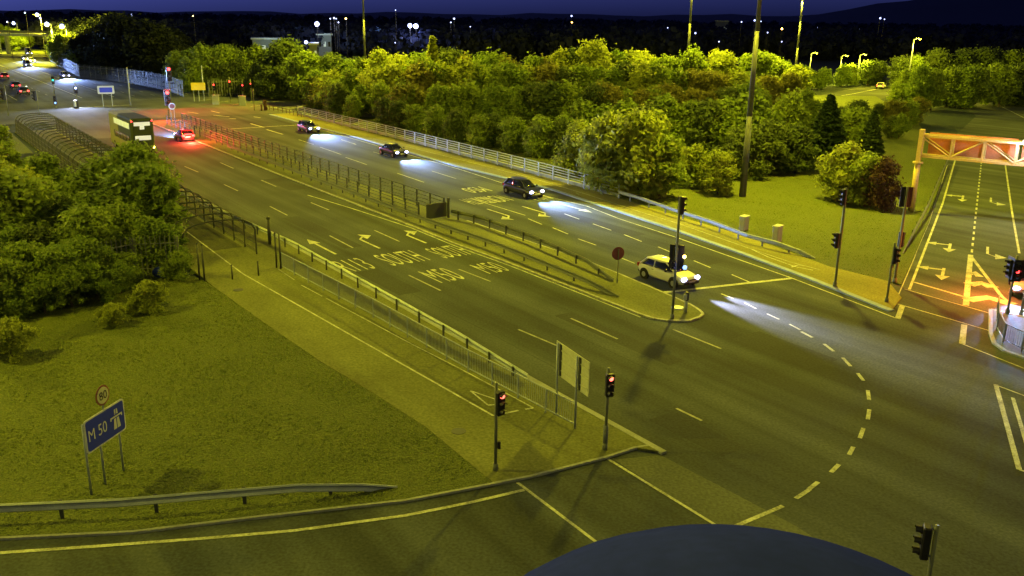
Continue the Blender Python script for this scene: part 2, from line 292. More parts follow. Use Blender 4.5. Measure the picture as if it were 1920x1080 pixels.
for a, b in [((1502, 622), (1523, 633)), ((1545, 645), (1563, 659)), ((1580, 671), (1595, 687)), ((1608, 700), (1619, 714)), ((1627, 732), (1629.5, 750)), ((1630, 768), (1627, 787)), ((1619, 803), (1612, 822)), ((1600, 838), (1592, 853)), ((1573, 871), (1558, 886)), ((1534, 904), (1516, 918)), ((1492, 935), (1468, 949)), ((1468, 949), (1374, 989))]: 
    if a != (1492, 935): dash(a, b, .17)
    else: dash((1518, 918), (1492, 935), .17)
mk.strip([G(1240, 549), G(1483, 522)], .32, z0)                         # stop line
mk.strip([G(970, 905), G(1117, 1016)], .12, z0); mk.strip([G(1140, 861), G(1347, 988)], .12, z0)
mk.strip(L([(-160, 1042), (0, 1037), (190, 1024), (380, 1010), (554, 995), (760, 967), (880, 943), (983, 919)]), .16, z0)
mk.strip(L([(860, 317), (1000, 362), (1100, 386.5), (1160, 410), (1264, 444), (1397, 491), (1483, 521), (1683, 598)]), .12, z0)
mk.strip([ST(-128, 52.6), G(860, 317)], .12, z0)
mk.strip(L([(1683, 598), (1692, 573)]), .3, z0)
mk.strip(L([(577, 366), (660, 391), (770, 427), (850, 460), (955, 498), (1100, 555), (1201, 595)]), .12, z0)
mk.strip(L([(1100, 488.5), (1160, 513), (1198, 529), (1240, 547)]), .12, z0)
mk.strip([ST(-128, 22), ST(-62, 21.9)], .1, z0)
mk.strip(L([(1791, 300), (1768, 380), (1705, 543)]), .16, z0); mk.strip(L([(1885, 310), (1897, 395), (1911, 475)]), .16, z0)
mk.strip(L([(1776, 310), (1742, 417), (1719, 470), (1715, 482), (1677, 571)]), .07, z0)
mk.strip(L([(1713, 529), (1809, 557)]), .2, z0); mk.strip(L([(1695, 542), (1854, 587)]), .1, z0); mk.strip(L([(1679, 569), (1783, 599), (1854, 620)]), .1, z0)
mk.strip(L([(1808, 609), (1804, 645)]), .3, z0); mk.strip(L([(1804, 645), (1920, 691), (1990, 718)]), .1, z0)
mk.strip(L([(1867, 721), (1911, 881)]), .2, z0); mk.strip(L([(1864, 721), (1925, 744)]), .1, z0); mk.strip(L([(1911, 881), (1960, 897)]), .1, z0); mk.strip(L([(1899, 746), (1925, 834)]), .16, z0)
mk.strip(L([(1820, 478), (1811, 573)]), .34, z0); mk.strip(L([(1820, 480), (1878, 556), (1930, 624-25)]), .22, z0+.002)
for y, x0, x1, x2, yy in ((515, 1818, 1826, 1837, 510), (534, 1816, 1840, 1862, 531), (563, 1813, 1852, 1900, 558)):
    mk.strip([G(x0, y), G(x1, yy), G(x2, y+3+(x2-x1)*.12)], .5 if y < 520 else .9, z0+.004)
p0, p1 = G(1840, 305), G(1822, 474); ln = (p1-p0).length; dd = (p1-p0)/ln; q = 0
while q < ln-1: mk.strip([p0+dd*q, p0+dd*(q+1.1)], .15, z0); q += 2.2
mk.strip(L([(130, 203), (245, 197)]), .6, .03)
# far junction lines
for s0 in range(-400, -190, 9):
    for t in (24.8, 28.4, 42.5, 46.2): mw.strip([ST(s0, t), ST(s0+3, t)], .14, .03)
for t in (22, 33, 38.7, 52.8): mk.strip([ST(-420, t), ST(-190, t)], .14, .03)
for k in range(6): mk.strip([ST(-150-k*5, 58-k*1.5), ST(-152-k*5, 61-k*1.5)], .18, .03)
for (a, b) in [((352, 210), (372, 213)), ((396, 208), (412, 212)), ((430, 222), (442, 223)), ((476, 219), (488, 221)), ((400, 216), (430, 219)), ((500, 243), (530, 252)), ((470, 232), (495, 239))]: dash(a, b, .3)
mk.strip([ST(-130, 39), ST(-130, 53)], .3, .03)
# slip loop lines
mk.strip(L([(1556, 183), (1600, 176), (1650, 166), (1690, 153)]), .3, .03); mk.strip([far+o0*5.2+Vector((4, 0, 0)), Vector((104, 205, 0)), Vector((122, 260, 0)), Vector((150, 340, 0))], .15, .02)
# path markings on the raised footpaths
pz = KZ+.008
mp_ = MB()
mp_.strip(L([(326, 418), (456, 516), (925, 783)]), .1, pz)
mp_.strip(L([(522, 507), (552, 527)]), .07, pz); mp_.strip(L([(565, 537), (604, 558)]), .07, pz); mp_.strip(L([(612, 562), (770, 647), (860, 693), (1000, 768)]), .07, pz); mp_.strip(L([(925, 783), (972, 773)]), .12, pz); mp_.strip(L([(985, 771), (1000, 768)]), .12, pz)
mp_.strip(L([(882, 736), (929, 752)]), .08, pz); mp_.strip(L([(929, 752), (930, 762), (915, 763)]), .12, pz); mp_.strip(L([(915, 763), (882, 736)]), .08, pz)
mp_.strip(L([(1100, 366), (1194, 397), (1272, 421), (1397, 465), (1480, 493), (1537, 508)]), .07, pz); mp_.strip(L([(700, 261), (860, 300), (1000, 336), (1100, 366)]), .07, pz)
mp_.strip(L([(1410, 470), (1440, 484), (1490, 502), (1524, 509)]), .09, pz); mp_.strip(L([(1484, 503), (1497, 499), (1506, 501)]), .1, pz)
struct('path_markings', mp_, 'paint')
# arrows
def arrow(mb, tail, tip, kind, fwd, z=z0+.002):
    a, b = G(*tail), G(*tip); f = fwd.normalized(); r = Vector((f.y, -f.x, 0)); ln = max((b-a).dot(f), 2.0)
    def pt(x, y): return a + r*x + f*y
    def quad(x0, y0, x1, y1): mb.poly([pt(x0, y0), pt(x1, y0), pt(x1, y1), pt(x0, y1)], z)
    if kind == 'ahead':
        quad(-.09, 0, .09, ln-1.5); mb.poly([pt(-.42, ln-1.5), pt(.42, ln-1.5), pt(0, ln)], z)
    elif kind in ('right', 'left'):
        k = 1 if kind == 'right' else -1
        quad(-.09, 0, .09, ln-1.3); mb.poly([pt(-.09, ln-1.3), pt(.09, ln-1.3), pt(.55*k, ln-.75), pt(.55*k, ln-.45)][::1], z); mb.poly([pt(.5*k, ln-1.5), pt(1.25*k, ln-.6), pt(.5*k, ln+.2)], z)
    elif kind == 'ahead_right':
        quad(-.1, 0, .1, ln-1.2); mb.poly([pt(-.45, ln-1.2), pt(.45, ln-1.2), pt(0, ln)], z); quad(.1, .35, 1.0, .65); mb.poly([pt(.95, -.05), pt(1.7, .5), pt(.95, 1.05)], z)
arrow(mk, (630, 477), (576, 449), 'ahead', -U); arrow(mk, (712, 466), (672, 441), 'right', -U); arrow(mk, (799, 456), (755, 434), 'right', -U)
arrow(mk, (913, 392), (952, 413), 'right', U); arrow(mk, (979, 387), (1025, 407), 'right', U); arrow(mk, (1039, 379), (1098, 401), 'ahead', U)
arrow(mk, (1782, 457), (1777, 473), 'ahead_right', sd); arrow(mk, (1770, 503), (1763, 525), 'ahead_right', sd); arrow(mk, (1852, 463), (1856, 484), 'left', sd)
arrow(mk, (1806, 367), (1803, 378), 'ahead_right', sd); arrow(mk, (1858, 371), (1860, 384), 'left', sd)
struct('lane_markings', mk, 'paint'); struct('worn_lane_markings', mw, 'paintd')
def textmesh(txt, mb, org, xa, ya, width, height, z=None, thick=0, nrm=None, bold=.0):
    cu = bpy.data.curves.new('t', 'FONT'); cu.body = txt; cu.resolution_u = 3; cu.offset = bold; ob = bpy.data.objects.new('t', cu); C.objects.link(ob)
    dg = bpy.context.evaluated_depsgraph_get(); dg.update(); me = bpy.data.meshes.new_from_object(ob.evaluated_get(dg))
    xs = [v.co.x for v in me.vertices]; ys = [v.co.y for v in me.vertices]; x0, x1, y0, y1 = min(xs), max(xs), min(ys), max(ys)
    vs = []
    for v in me.vertices:
        p = org + xa*((v.co.x-x0)/(x1-x0)*width) + ya*((v.co.y-y0)/(y1-y0)*height)
        if nrm is not None: p = p + nrm*thick
        if z is not None: p = Vector((p.x, p.y, z))
        vs.append(p)
    mb.add(vs, [tuple(p.vertices) for p in me.polygons]); bpy.data.objects.remove(ob); bpy.data.meshes.remove(me)
lt = MB()
def rtext(txt, BL, BR, TL, xa=N, ya=-U):
    a, b, c = G(*BL), G(*BR), G(*TL); textmesh(txt, lt, a, xa, ya, abs((b-a).dot(xa)), abs((c-a).dot(ya)), z=z0+.003, bold=-.004)
rtext('R113', (656, 511), (706, 502), (624, 490)); rtext('SOUTH', (738, 499), (806, 487), (705, 478)); rtext('SOUTH', (836, 485), (895, 477), (794, 467))
rtext('M50', (828, 531), (873, 521), (786, 509)); rtext('M50', (919, 514), (964, 509), (881, 497))
def rtext2(txt, BLn, width, height):   # text read by drivers coming towards the camera
    textmesh(txt, lt, G(*BLn), -N, U, width, height, z=z0+.003)
rtext2('M50', (897, 350), 2.2, 2.6); rtext2('NORTH', (930, 366), 2.9, 3.0); rtext2('NORTH', (905, 369), 2.6, 2.8); rtext2('N81', (1015, 366), 1.8, 2.0)
struct('road_lettering', lt, 'paint')

# ------------------------------------------------------------------ high masts and street lamps
def high_mast(base, h, label, power=MASTW, r=.32, lit=True):
    t = thing('high_mast', label, 'light mast', (base[0], base[1], 0), 0, 'high lighting masts over the junction')
    mb = MB()
    for k in range(4): mb.bar((0, 0, h*k/4), (0, 0, h*(k+1)/4), r*(1-.16*k), r*(1-.16*(k+1)), 12)
    mb.build('pole', 'mastp', t, True); MB().bar((0, 0, 0), (0, 0, 2.2), r*1.08, r*1.05, 12).build('base_cover', 'darkm', t)
    MB().path([(1.1*math.cos(a), 1.1*math.sin(a), h-.3) for a in np.linspace(0, 2*math.pi, 13)], .06).build('lamp_ring', 'galv', t)
    for k in range(6):
        a = k*math.pi/3; MB().box((1.3*math.cos(a), 1.3*math.sin(a), h-.55), (.7, .5, .18), a).build('floodlight', 'lampY', t)
    light('mast_light', 'POINT', (0, 0, h-1.1), SODIUM, power, t, 1.0)
    return t
high_mast((21.5, 84.0), 30, 'thick mast rising from the bright lawn beside the shrubs', MASTW*1.5, .30)
high_mast(arr(thing) if False else G(1284, 190), 30, 'thin mast rising behind the middle of the thicket', MASTW*2.2, .30)
high_mast(G(1486, 186), 20.9, 'thin leaning mast rising behind the right end of the thicket', MASTW*1.1, .30)
high_mast(G(687, 195), 30, 'mast rising behind the left end of the thicket', MASTW*2.1, .26)
high_mast((-42, 32), 30, 'mast beyond the lawn with the blue sign, out of view to the left', MASTW*.66)
high_mast((-72, 84), 30, 'added fill mast beyond the caged walkway, out of view to the left', MASTW*1.45)  # unseen mast added to brighten the fronts of the thicket
high_mast((-9, -4), 30, 'added fill mast next to the viewpoint, behind and above it', MASTW*.14)  # unseen mast added as fill, lifts shadows and tree fronts
high_mast((62, 20), 30, 'added fill mast beyond the near road, out of view to the right', MASTW*.26)  # unseen mast added for yellow ambient light
high_mast((92, 120), 30, 'mast beside the slip road behind the gantry', MASTW*.6)
def street_lamp(base, h, label, group=None, W=0, col=SODIUM, headm='lampY', arm=1.2, az=0.0, hs=.5, r=.08, pm='galv'):
    t = thing('street_lamp', label, 'street lamp', (base[0], base[1], 0), az, group)
    MB().bar((0, 0, 0), (0, 0, h), r*1.4, r, 8).build('pole', pm, t, True); MB().path([(0, 0, h-.05), (arm*.5, 0, h+.2), (arm, 0, h+.25)], r*.6).build('arm', pm, t)
    MB().bbox((arm+.2, 0, h+.2), (hs*1.4, hs*.6, .16), .05).build('lamp_head', 'galvd', t)
    MB().sphere((arm+.2, 0, h+.08), hs*.3).build('lamp', headm, t)
    if W: light('lamp_light', 'POINT', (arm+.2, 0, h-.35-hs*.5), col, W, t, .3)
    return t

# ------------------------------------------------------------------ fences, rails, barriers
def fence(name, label, cat, pts, h, rails, spacing, post=(.08, .08), rail_r=.03, m='galvd', pm=None, bars=0, base=0, group=None, cant=0):
    pts = [Vector((p[0], p[1], 0)) for p in pts]; o = thing(name, label, cat, (pts[0].x, pts[0].y, base), 0, group)
    lp = [p-pts[0] for p in pts]
    for z in rails:
        MB().path([(p.x, p.y, z) for p in lp], rail_r, 6).build('rail', m, o)
    pmesh = MB().box((0, 0, h/2), (post[0], post[1], h)).mesh('post', pm or m)
    bb = MB()
    for a, b in zip(lp, lp[1:]):
        d = b-a; n = max(1, round(d.length/spacing)); an = math.atan2(d.y, d.x)
        for k in range(n+1 if b is lp[-1] else n):
            p = a + d*k/n; q = bpy.data.objects.new('post', pmesh); C.objects.link(q); q.parent = o; q.location = (p.x, p.y, 0); q.rotation_euler = (0, 0, an)
        if bars:
            m_ = int(d.length/bars)
            for k in range(m_): p = a + d*(k+.5)/m_; bb.box((p.x, p.y, (rails[0]+rails[-1])/2), (.016, .016, rails[-1]-rails[0]), an)
    if bars: bb.build('bars', m, o)
    return o
def wbeam(label, pts, hs, m='galv', spacing=3.2, side=1, group='crash barriers', pm='galvd', z0_=0.0):
    pts = [Vector((p[0], p[1], 0)) for p in pts]; o = thing('crash_barrier', label, 'crash barrier', pts[0], 0, group); lp = [p-pts[0] for p in pts]
    prof = [(-.0, 0), (.06, -.04), (.0, -.12), (.0, -.18), (.06, -.26), (0, -.31), (-.025, -.31), (.03, -.26), (-.03, -.18), (-.03, -.12), (.03, -.04), (-.025, 0)]
    secs = []
    for i, p in enumerate(lp):
        a = lp[max(0, i-1)]; b = lp[min(len(lp)-1, i+1)]; d = (b-a).normalized(); q = Vector((-d.y, d.x, 0))*side
        secs.append([p + q*x + Vector((0, 0, hs[i]+z)) for x, z in prof])
    MB().loft(secs).build('beam', m, o)
    pmesh = MB().box((0, 0, -.36), (.12, .06, .72)).mesh('post', pm)
    for i, (a, b) in enumerate(zip(lp, lp[1:])):
        d = b-a; n = max(1, round(d.length/spacing)); an = math.atan2(d.y, d.x); q = Vector((-d.y, d.x, 0)).normalized()*side
        for k in range(n):
            f = (k+.5)/n; p = a + d*f - q*.1; hh = hs[i]*(1-f)+hs[i+1]*f
            if hh < .4: continue
            s = bpy.data.objects.new('post', pmesh); C.objects.link(s); s.parent = o; s.location = (p.x, p.y, hh-.02+z0_); s.rotation_euler = (0, 0, an)
    return o
# right parapet on the bridge
fence('parapet_railing', 'long five-rail steel parapet between the bright footpath and the thicket', 'railing', [ST(-143, 57.0), ST(-112, 57.1)] + L([(959, 317), (1160, 373)]), 1.45, [.35, .62, .9, 1.15, 1.42], 2.75, (.12, .12), .045, 'galv', 'galv', base=KZ)
MB_ = MB();
for a, b in zip([ST(-143, 57.25), ST(-112, 57.3)], [ST(-112, 57.3), G(959, 315)]): pass
PB = [ST(-143, 57.35), ST(-112, 57.4), G(961, 315.5), G(1162, 371)]
wl = MB()
for a, b in zip(PB, PB[1:]): d = b-a; c = (a+b)/2; wl.box((c.x, c.y, .12), (d.length, .35, .5), math.atan2(d.y, d.x))
tag(wl.build('parapet_wall', 'conc'), 'low concrete upstand under the long steel parapet', 'wall')
wbeam('pale crash barrier curving past the two grey cabinets on the bright verge', L([(1160, 376), (1200, 387), (1262, 408), (1330, 430), (1400, 457), (1455, 471), (1500, 481), (1528, 487)]), [.95, .88, .82, .8, .78, .74, .5, .16], 'galv', 3.0, -1)
# median fences and barriers
fence('median_railing', 'tall steel railing along the far side of the median, bridge section', 'railing', [ST(-139, 37.4), ST(-63.5, 37.5)], 1.55, [.3, .6, .9, 1.2, 1.52], 2.3, (.14, .09), .04, 'galvd', 'darkm', base=KZ)
fence('median_railing', 'tall steel railing along the near side of the median, bridge section', 'railing', [ST(-139, 35.2), ST(-64, 35.4)], 1.3, [.35, .65, .95, 1.27], 2.3, (.14, .09), .04, 'galvd', 'darkm', base=KZ)
MB_.box(tuple(ST(-63, 36.5, .75)), (.08, 1.9, 1.2), ANG); MB_.box(tuple(ST(-62.8, 37.5, .85)), (.15, .15, 1.7), ANG)
tag(MB_.build('median_gate', 'darkm'), 'dark gate closing the end of the median railings', 'gate')
wbeam('crash barrier on the far side of the median running to its point', [ST(-62.5, 37.6)] + L([(905, 424), (1000, 460), (1100, 504), (1150, 530)]), [.8, .8, .78, .7, .3], 'olive', 2.4, 1, pm='darkm')
wbeam('lower crash barrier along the near side of the median', [ST(-110, 34.6), ST(-88, 34.5)] + L([(800, 425), (925, 470), (1000, 500), (1100, 540), (1160, 560)]), [.7, .7, .7, .72, .7, .62, .2], 'olive', 2.4, -1, pm='darkm')
# left side: crash barrier and pedestrian guard rail
wbeam('crash barrier along the kerb behind the pedestrian guard rail', [ST(-130, 20.75), ST(-90, 20.75)] + [p + N*-.35 for p in L([(560, 470), (700, 549), (870, 645), (1000, 716)])], [.75]*5 + [.5], 'galv', 2.35, 1, pm='darkm')
fence('guard_rail', 'pale pedestrian guard rail beside the cycle track, near the two red men', 'guard rail', L([(527, 505), (700, 598), (878, 700), (1078, 806)]), 1.1, [.18, 1.08], 2.0, (.06, .06), .03, 'galv', 'galv', bars=.13, base=KZ)
wbeam('crash barrier beside the slip road passing the gantry leg', L([(1778, 304), (1758, 350), (1738, 398), (1716, 436), (1692, 478)]) , [.75, .75, .75, .6, .15], 'galvd', 3.0, 1, pm='darkm')
# bottom left barrier
wbeam('crash barrier in front of the blue motorway sign ending in a ramp', L([(-150, 996), (0, 984), (230, 973), (356, 962), (560, 940), (680, 926), (745, 916)]), [.75, .75, .75, .75, .66, .4, .1], 'galv', 3.6, -1, pm='darkm', z0_=.02)
# low railing on the far corner
fence('low_railing', 'low dark railing along the far corner footpath', 'railing', L([(505, 207), (530, 212), (565, 221)]), .8, [.3, .75], 1.6, (.08, .08), .04, 'wood', 'wood', base=.1)
fence('guard_rail', 'pedestrian guard rail on the small island at the right edge', 'guard rail', L([(1868, 588), (1868, 622), (1880, 645), (1915, 662), (1960, 675)]), 1.05, [.18, 1.02], 1.8, (.06, .06), .03, 'galvd', 'galvd', bars=.14, base=KZ)
# palisade fences
def palisade(label, pts, h=2.3, m='galvd', pitch=.28, pw=.09, group='palisade fences'):
    pts = [Vector((p[0], p[1], 0)) for p in pts]; o = thing('palisade_fence', label, 'fence', pts[0], 0, group); bb = MB(); rr = MB(); pmesh = MB().box((0, 0, h/2), (.12, .1, h)).mesh('post', m)
    for a, b in zip(pts, pts[1:]):
        a, b = a-pts[0], b-pts[0]; d = b-a; an = math.atan2(d.y, d.x); n = int(d.length/pitch)
        for k in range(n): p = a + d*(k+.5)/n; bb.box((p.x, p.y, h/2+.1), (pw, .02, h), an, taper=.5)
        for z in (.4, h-.4): rr.bar((a.x, a.y, z), (b.x, b.y, z), .035)
        for k in range(int(d.length/2.75)+1):
            p = a + d.normalized()*(k*2.75); q = bpy.data.objects.new('post', pmesh); C.objects.link(q); q.parent = o; q.location = (p.x, p.y, 0); q.rotation_euler = (0, 0, an)
    bb.build('pales', m, o); rr.build('rail', m, o); return o
palisade('palisade fence between the left thicket and the caged walkway', L([(338, 512), (255, 516), (140, 540), (0, 578)]) + [Vector((-60, 52, 0))], 2.4)
palisade('long palisade fence far away along the main road', [Vector((-150, 300, 0)), G(150, 146), G(240, 156), G(312, 170), G(345, 182)], 3.2, 'galvd', .5, .16)
palisade('palisade fence behind the far signals', L([(392, 182), (470, 178), (560, 186)]), 3.2, 'galvd', .5, .16)
# caged walkway
cg = thing('caged_walkway', 'arched dark steel cage over the walkway beside the bridge road', 'cage', ST(-59.5, 15.3), ANG+math.pi/2)
def hoop_pts(h=2.5, wdt=4.9):
    # local x across (0..wdt), y back along the road
    return [(0, 0, 0), (0, 0, h-.95), (.12, 0, h-.5), (.4, 0, h-.18), (.9, 0, h), (1.8, 0, h+.12), (wdt-1.8, 0, h+.12), (wdt-.8, 0, h), (wdt-.25, 0, h-.3), (wdt, 0, h-.75), (wdt, 0, 0)]
cg.rotation_euler = (0, 0, ANG+math.pi/2)
# local +x must point along N and +y along -U
hm = MB(); hp = hoop_pts(); hm.path(hp, .055, 6); hmesh = hm.mesh('hoop', 'darkm')
nh = 34
for k in range(nh):
    q = bpy.data.objects.new('hoop', hmesh); C.objects.link(q); q.parent = cg; q.location = (0, k*2.35, KZ)
ln = (nh-1)*2.35
for j, (x, y, z) in enumerate([(0, 0, .4), (0, 0, .95), (0, 0, 1.5)] + hp[2:9] + [(4.9, 0, 1.7), (4.9, 0, 1.2), (4.9, 0, .75), (4.9, 0, .3)]):
    MB().bar((x, 0, z+KZ), (x, ln, z+KZ), .024, n=5).build('long_rail', 'darkm', cg)
for x in (0, 4.9):
    ms = MB()
    for k in range(int(ln/.25)): ms.box((x, k*.25, 1.05+KZ), (.02, .02, 1.9))
    ms.build('side_bars', 'darkm', cg)
def bollpost(px, py, h, label, r=.05, m='darkm', name='post', cat='post', group=None, z=KZ):
    g = G(px, py); o = thing(name, label, cat, (g.x, g.y, z), 0, group); MB().bar((0, 0, 0), (0, 0, h), r).build('shaft', m, o, True); MB().sphere((0, 0, h), r*1.25, 8, 5).build('cap', m, o); return o
for x, y, n_ in ((375, 527, 'first of the two tall posts left of the walkway entrance'), (384, 529, 'second of the two tall posts left of the walkway entrance'), (519, 504, 'first of the two tall posts right of the walkway entrance'), (527, 506, 'tall post right of the walkway entrance where the guard rail starts')):
    bollpost(x, y, 2.3, n_, .06, group='tall entrance posts')
bollpost(436, 526, .9, 'low dark bollard left of centre in the walkway mouth', .05, group='walkway bollards'); bollpost(485, 519, .9, 'low dark bollard right of centre in the walkway mouth', .05, group='walkway bollards')
bollpost(506, 460, 1.9, 'dark stout post between cage and crash barrier', .12)

struct('walkway', MB().strip([ST(-139, 17.75), ST(-62, 17.75)], 4.6, KZ+.004), 'walk_shade')  # shade under the cage put into this darker floor colour
# ------------------------------------------------------------------ traffic signals
def head(parent, z, az, lit=None, n=3, off=.28, backing=False, litm='lampR', col=RED, W=0, sc=1.0):
    # signal head whose lenses face local azimuth az
    f = Vector((math.cos(az), math.sin(az), 0)); c = f*off + Vector((0, 0, z)); hh = .32*n*sc
    hb = MB().bbox((c.x, c.y, c.z), (.22*sc, .34*sc, hh), .04, az).build('signal_head', 'black', parent)
    if backing: MB().box((c.x-f.x*.02, c.y-f.y*.02, c.z), (.03, .72*sc, hh+.3), az).build('backing_board', 'black', hb)
    MB().bar((0, 0, z+hh/2-.08), (c.x, c.y, z+hh/2-.08), .03).build('bracket', 'galvd', hb); MB().bar((0, 0, z-hh/2+.08), (c.x, c.y, z-hh/2+.08), .03).build('bracket', 'galvd', hb)
    for k in range(n):
        zz = c.z + hh/2 - .16*sc - k*.32*sc; p = c + f*.115*sc; p.z = zz
        on = (lit == k)
        MB().sphere(p, .10*sc, 10, 6, ).build('lens', litm if on else 'lampOff', hb)
        r = Vector((-f.y, f.x, 0)); vz = MB()
        for a in range(7):
            t0, t1 = math.pi*a/7, math.pi*(a+1)/7
            A = p + r*math.cos(t0)*.125*sc + Vector((0, 0, math.sin(t0)*.125*sc)); B = p + r*math.cos(t1)*.125*sc + Vector((0, 0, math.sin(t1)*.125*sc)); vz.add([A, B, B+f*.18*sc, A+f*.18*sc], [(0, 1, 2, 3)])
        vz.build('visor', 'black', hb)
        if on and W: light('signal_light', 'SPOT', p+f*(.14+.11*sc), col, W, hb, .06, rot=Vector((-f.x, -f.y, .12)).to_track_quat('Z', 'Y').to_euler(), ang=R(150), blend=.8)
    return hb
def az_to_cam(g, deg=0): return math.atan2(-g.y, -g.x) + R(deg)
def signal(label, base, top, heads, r=.06, group='traffic signals', pm='olive', cat='traffic signal'):
    g = G(*base); h = hgt(*base, *top); t = thing('traffic_signal', label, cat, (g.x, g.y, 0), 0, group)
    MB().bar((0, 0, 0), (0, 0, h), r).build('pole', pm, t, True); MB().bar((0, 0, 0), (0, 0, .35), r*1.7).build('foot', pm, t, True)
    for hd in heads:
        hz = hgt(*base, base[0], hd.pop('y')); az = az_to_cam(g, hd.pop('deg', 0)); head(t, hz, az, **hd)
    return t, g, h
t, g, h = signal('pedestrian signal with a red man on a tall pole at the lawn corner', (929, 885), (934, 718), [dict(y=751, deg=35, lit=0, n=3, off=.27, litm='lampRm', sc=.95)])
MB().bbox((.12, -.1, 1.15), (.12, .16, .3), .03).build('push_button', 'black', t)
t, g, h = signal('pedestrian signal with a red man between the road sign back and the kerb point', (1134, 846), (1140, 690), [dict(y=718, deg=20, lit=0, n=3, off=.2, litm='lampRm', sc=.95)]); MB().bar((0, 0, 0), (0, 0, 1.1), .1).build('sleeve', 'galvd', t, True)
t, g, h = signal('tall signal pole on the point of the median in front of the white car', (1260, 600), (1272, 368), [dict(y=385, deg=130, n=3, off=.1, backing=False), dict(y=483, deg=175, n=3, off=.25, backing=True, sc=1.1), dict(y=492, deg=-12, n=2, off=.55, lit=None, sc=.8)], .07)
gg = g; f = Vector((-gg.x, -gg.y, 0)).normalized(); r_ = Vector((-f.y, f.x, 0))
def lampball(name, par, p, rad, m, col, W): MB().sphere(p, rad, 10, 6).build(name, m, par); light(name+'_light', 'POINT', Vector(p)+f*.25, col, W, par, .05)
hz = hgt(1260, 600, 1260, 476); MB().sphere(Vector((.42, -.1, hz)) + f*.45, .09, 10, 6).build('amber_lens', 'lampA', t)
hz = hgt(1260, 600, 1260, 496); MB().sphere(Vector((.48, -.1, hz)) + f*.45, .12, 10, 6).build('blue_white_lens', 'lampB', t); light('lens_light', 'POINT', Vector((.6, -.4, hz)) + f*.8, (.3, .4, 1), 25, t, .1)
signal('signal pole with two heads at the edge of the right footpath', (1565, 539), (1582, 352), [dict(y=368, deg=-75, n=3, off=.12), dict(y=450, deg=-75, n=3, off=.22)], .08)
signal('signal pole with a single low head beside the gantry leg', (1662, 568), (1676, 455), [dict(y=478, deg=90, n=3, off=.12, backing=True)], .07, pm='olive')
signal('taller signal pole with red backed head near the slip road', (1677, 531), (1701, 350), [dict(y=368, deg=200, n=3, off=.1, backing=True), dict(y=448, deg=160, n=3, off=.12, backing=False)], .08)
signal('signal cut off at the bottom right corner', (1725, 1180), (1757, 985), [dict(y=1012, deg=-80, n=3, off=.22, sc=1.0)], .06)
signal('dark signal with a red lens on the island at the right edge', (1888, 590), (1900, 478), [dict(y=505, deg=35, n=3, off=.15, lit=1, litm='lampR', backing=True, W=0), dict(y=500, deg=-60, n=3, off=.3, backing=True)], .07)
signal('signal pole with blue white glare at the right edge', (1914, 592), (1922, 480), [dict(y=500, deg=10, n=3, off=.2, lit=0, litm='lampW', backing=True)], .07)
gq = G(1890, 560); light('signal_red_glow', 'POINT', (gq.x-.6, gq.y+.4, 2.3), (1, .16, .03), 2600, None, .15)
FARG = 'signals at the far side of the bridge'
for lab, b, tp, hd in [
 ('far signal with the highest big red light, left of the yellow sign', (322, 200), (322, 128), [dict(y=138, deg=8, lit=0, n=3, off=.3, litm='lampRs', W=14000, sc=2.5)]),
 ('far signal with the lower big red light, nearest to the median railing', (317, 222), (317, 166), [dict(y=183, deg=8, lit=0, n=3, off=.3, litm='lampRs', W=14000, sc=2.5)]),
 ('far signal with a red light just right of the yellow sign', (403, 192), (405, 150), [dict(y=163, deg=0, lit=0, n=3, litm='lampR', W=500, sc=1.3)]),
 ('far signal with the higher red light in the middle of the row', (433, 193), (434, 144), [dict(y=157, deg=0, lit=0, n=3, litm='lampRs', W=900, sc=1.3)]),
 ('far signal with a red light second from the right of the row', (457, 196), (458, 150), [dict(y=164, deg=0, lit=0, n=3, litm='lampR', W=600, sc=1.3)]),
 ('far signal with the smallest red light at the right end of the row', (472, 192), (473, 148), [dict(y=160, deg=0, lit=0, n=3, litm='lampR', W=300, sc=1.0)]),
 ('far dark signal standing on the bright verge corner', (477, 207), (475, 166), [dict(y=176, deg=170, n=3, sc=1.1)]),
 ('far signal with a green light beside a tall head', (103, 182), (101, 138), [dict(y=150, deg=0, lit=1, n=3, litm='lampG', sc=1.5)]),
 ('far signal with a low blue light below the green one', (105, 203), (105, 176), [dict(y=187, deg=0, lit=2, n=3, litm='lampB', sc=1.5)]),
 ('far dark signal head second from the left edge', (74, 215), (73, 167), [dict(y=179, deg=-70, n=3, sc=1.6)]),
 ('far dark signal head nearest the left edge', (16, 217), (10, 160), [dict(y=176, deg=-70, n=3, sc=1.9)]),
 ('far signal with a blue white glare above a pale bollard', (146, 200), (145, 155), [dict(y=168, deg=0, lit=0, n=2, litm='lampW', sc=1.9, col=WHITEB, W=9000)])]:
    signal(lab, b, tp, hd, .07, FARG)
# island bollard on the median point
g = G(1285, 588); b_ = thing('keep_left_bollard', 'small pale bollard with a dark hood on the median point', 'bollard', (g.x, g.y, KZ), 0)
MB().bar((0, 0, 0), (0, 0, .75), .11, .09, 10).build('shaft', 'conc', b_, True); MB().bbox((0, 0, .95), (.24, .3, .5), .07, .5).build('hood', 'black', b_); MB().box((-.1, -.2, .95), (.2, .02, .34), .2).build('face', 'signgrey', b_)
g = G(1270, 580); tag(MB().bar((g.x, g.y, KZ), (g.x, g.y, KZ+.05), .36, .34, 16).build('manhole_cover', 'galv'), 'round pale cover on the point of the median', 'cover')
for n_, (x, y), lb in ((0, (447, 546), 'oval dark manhole cover on the left footpath near the walkway'), (1, (860, 812), 'dark manhole cover on the left footpath near the lawn'),):
    g = G(x, y); tag(MB().bar((g.x, g.y, KZ), (g.x, g.y, KZ+.012), .3, n=16).build('manhole_cover', 'darkm'), lb, 'cover', 'manhole covers')
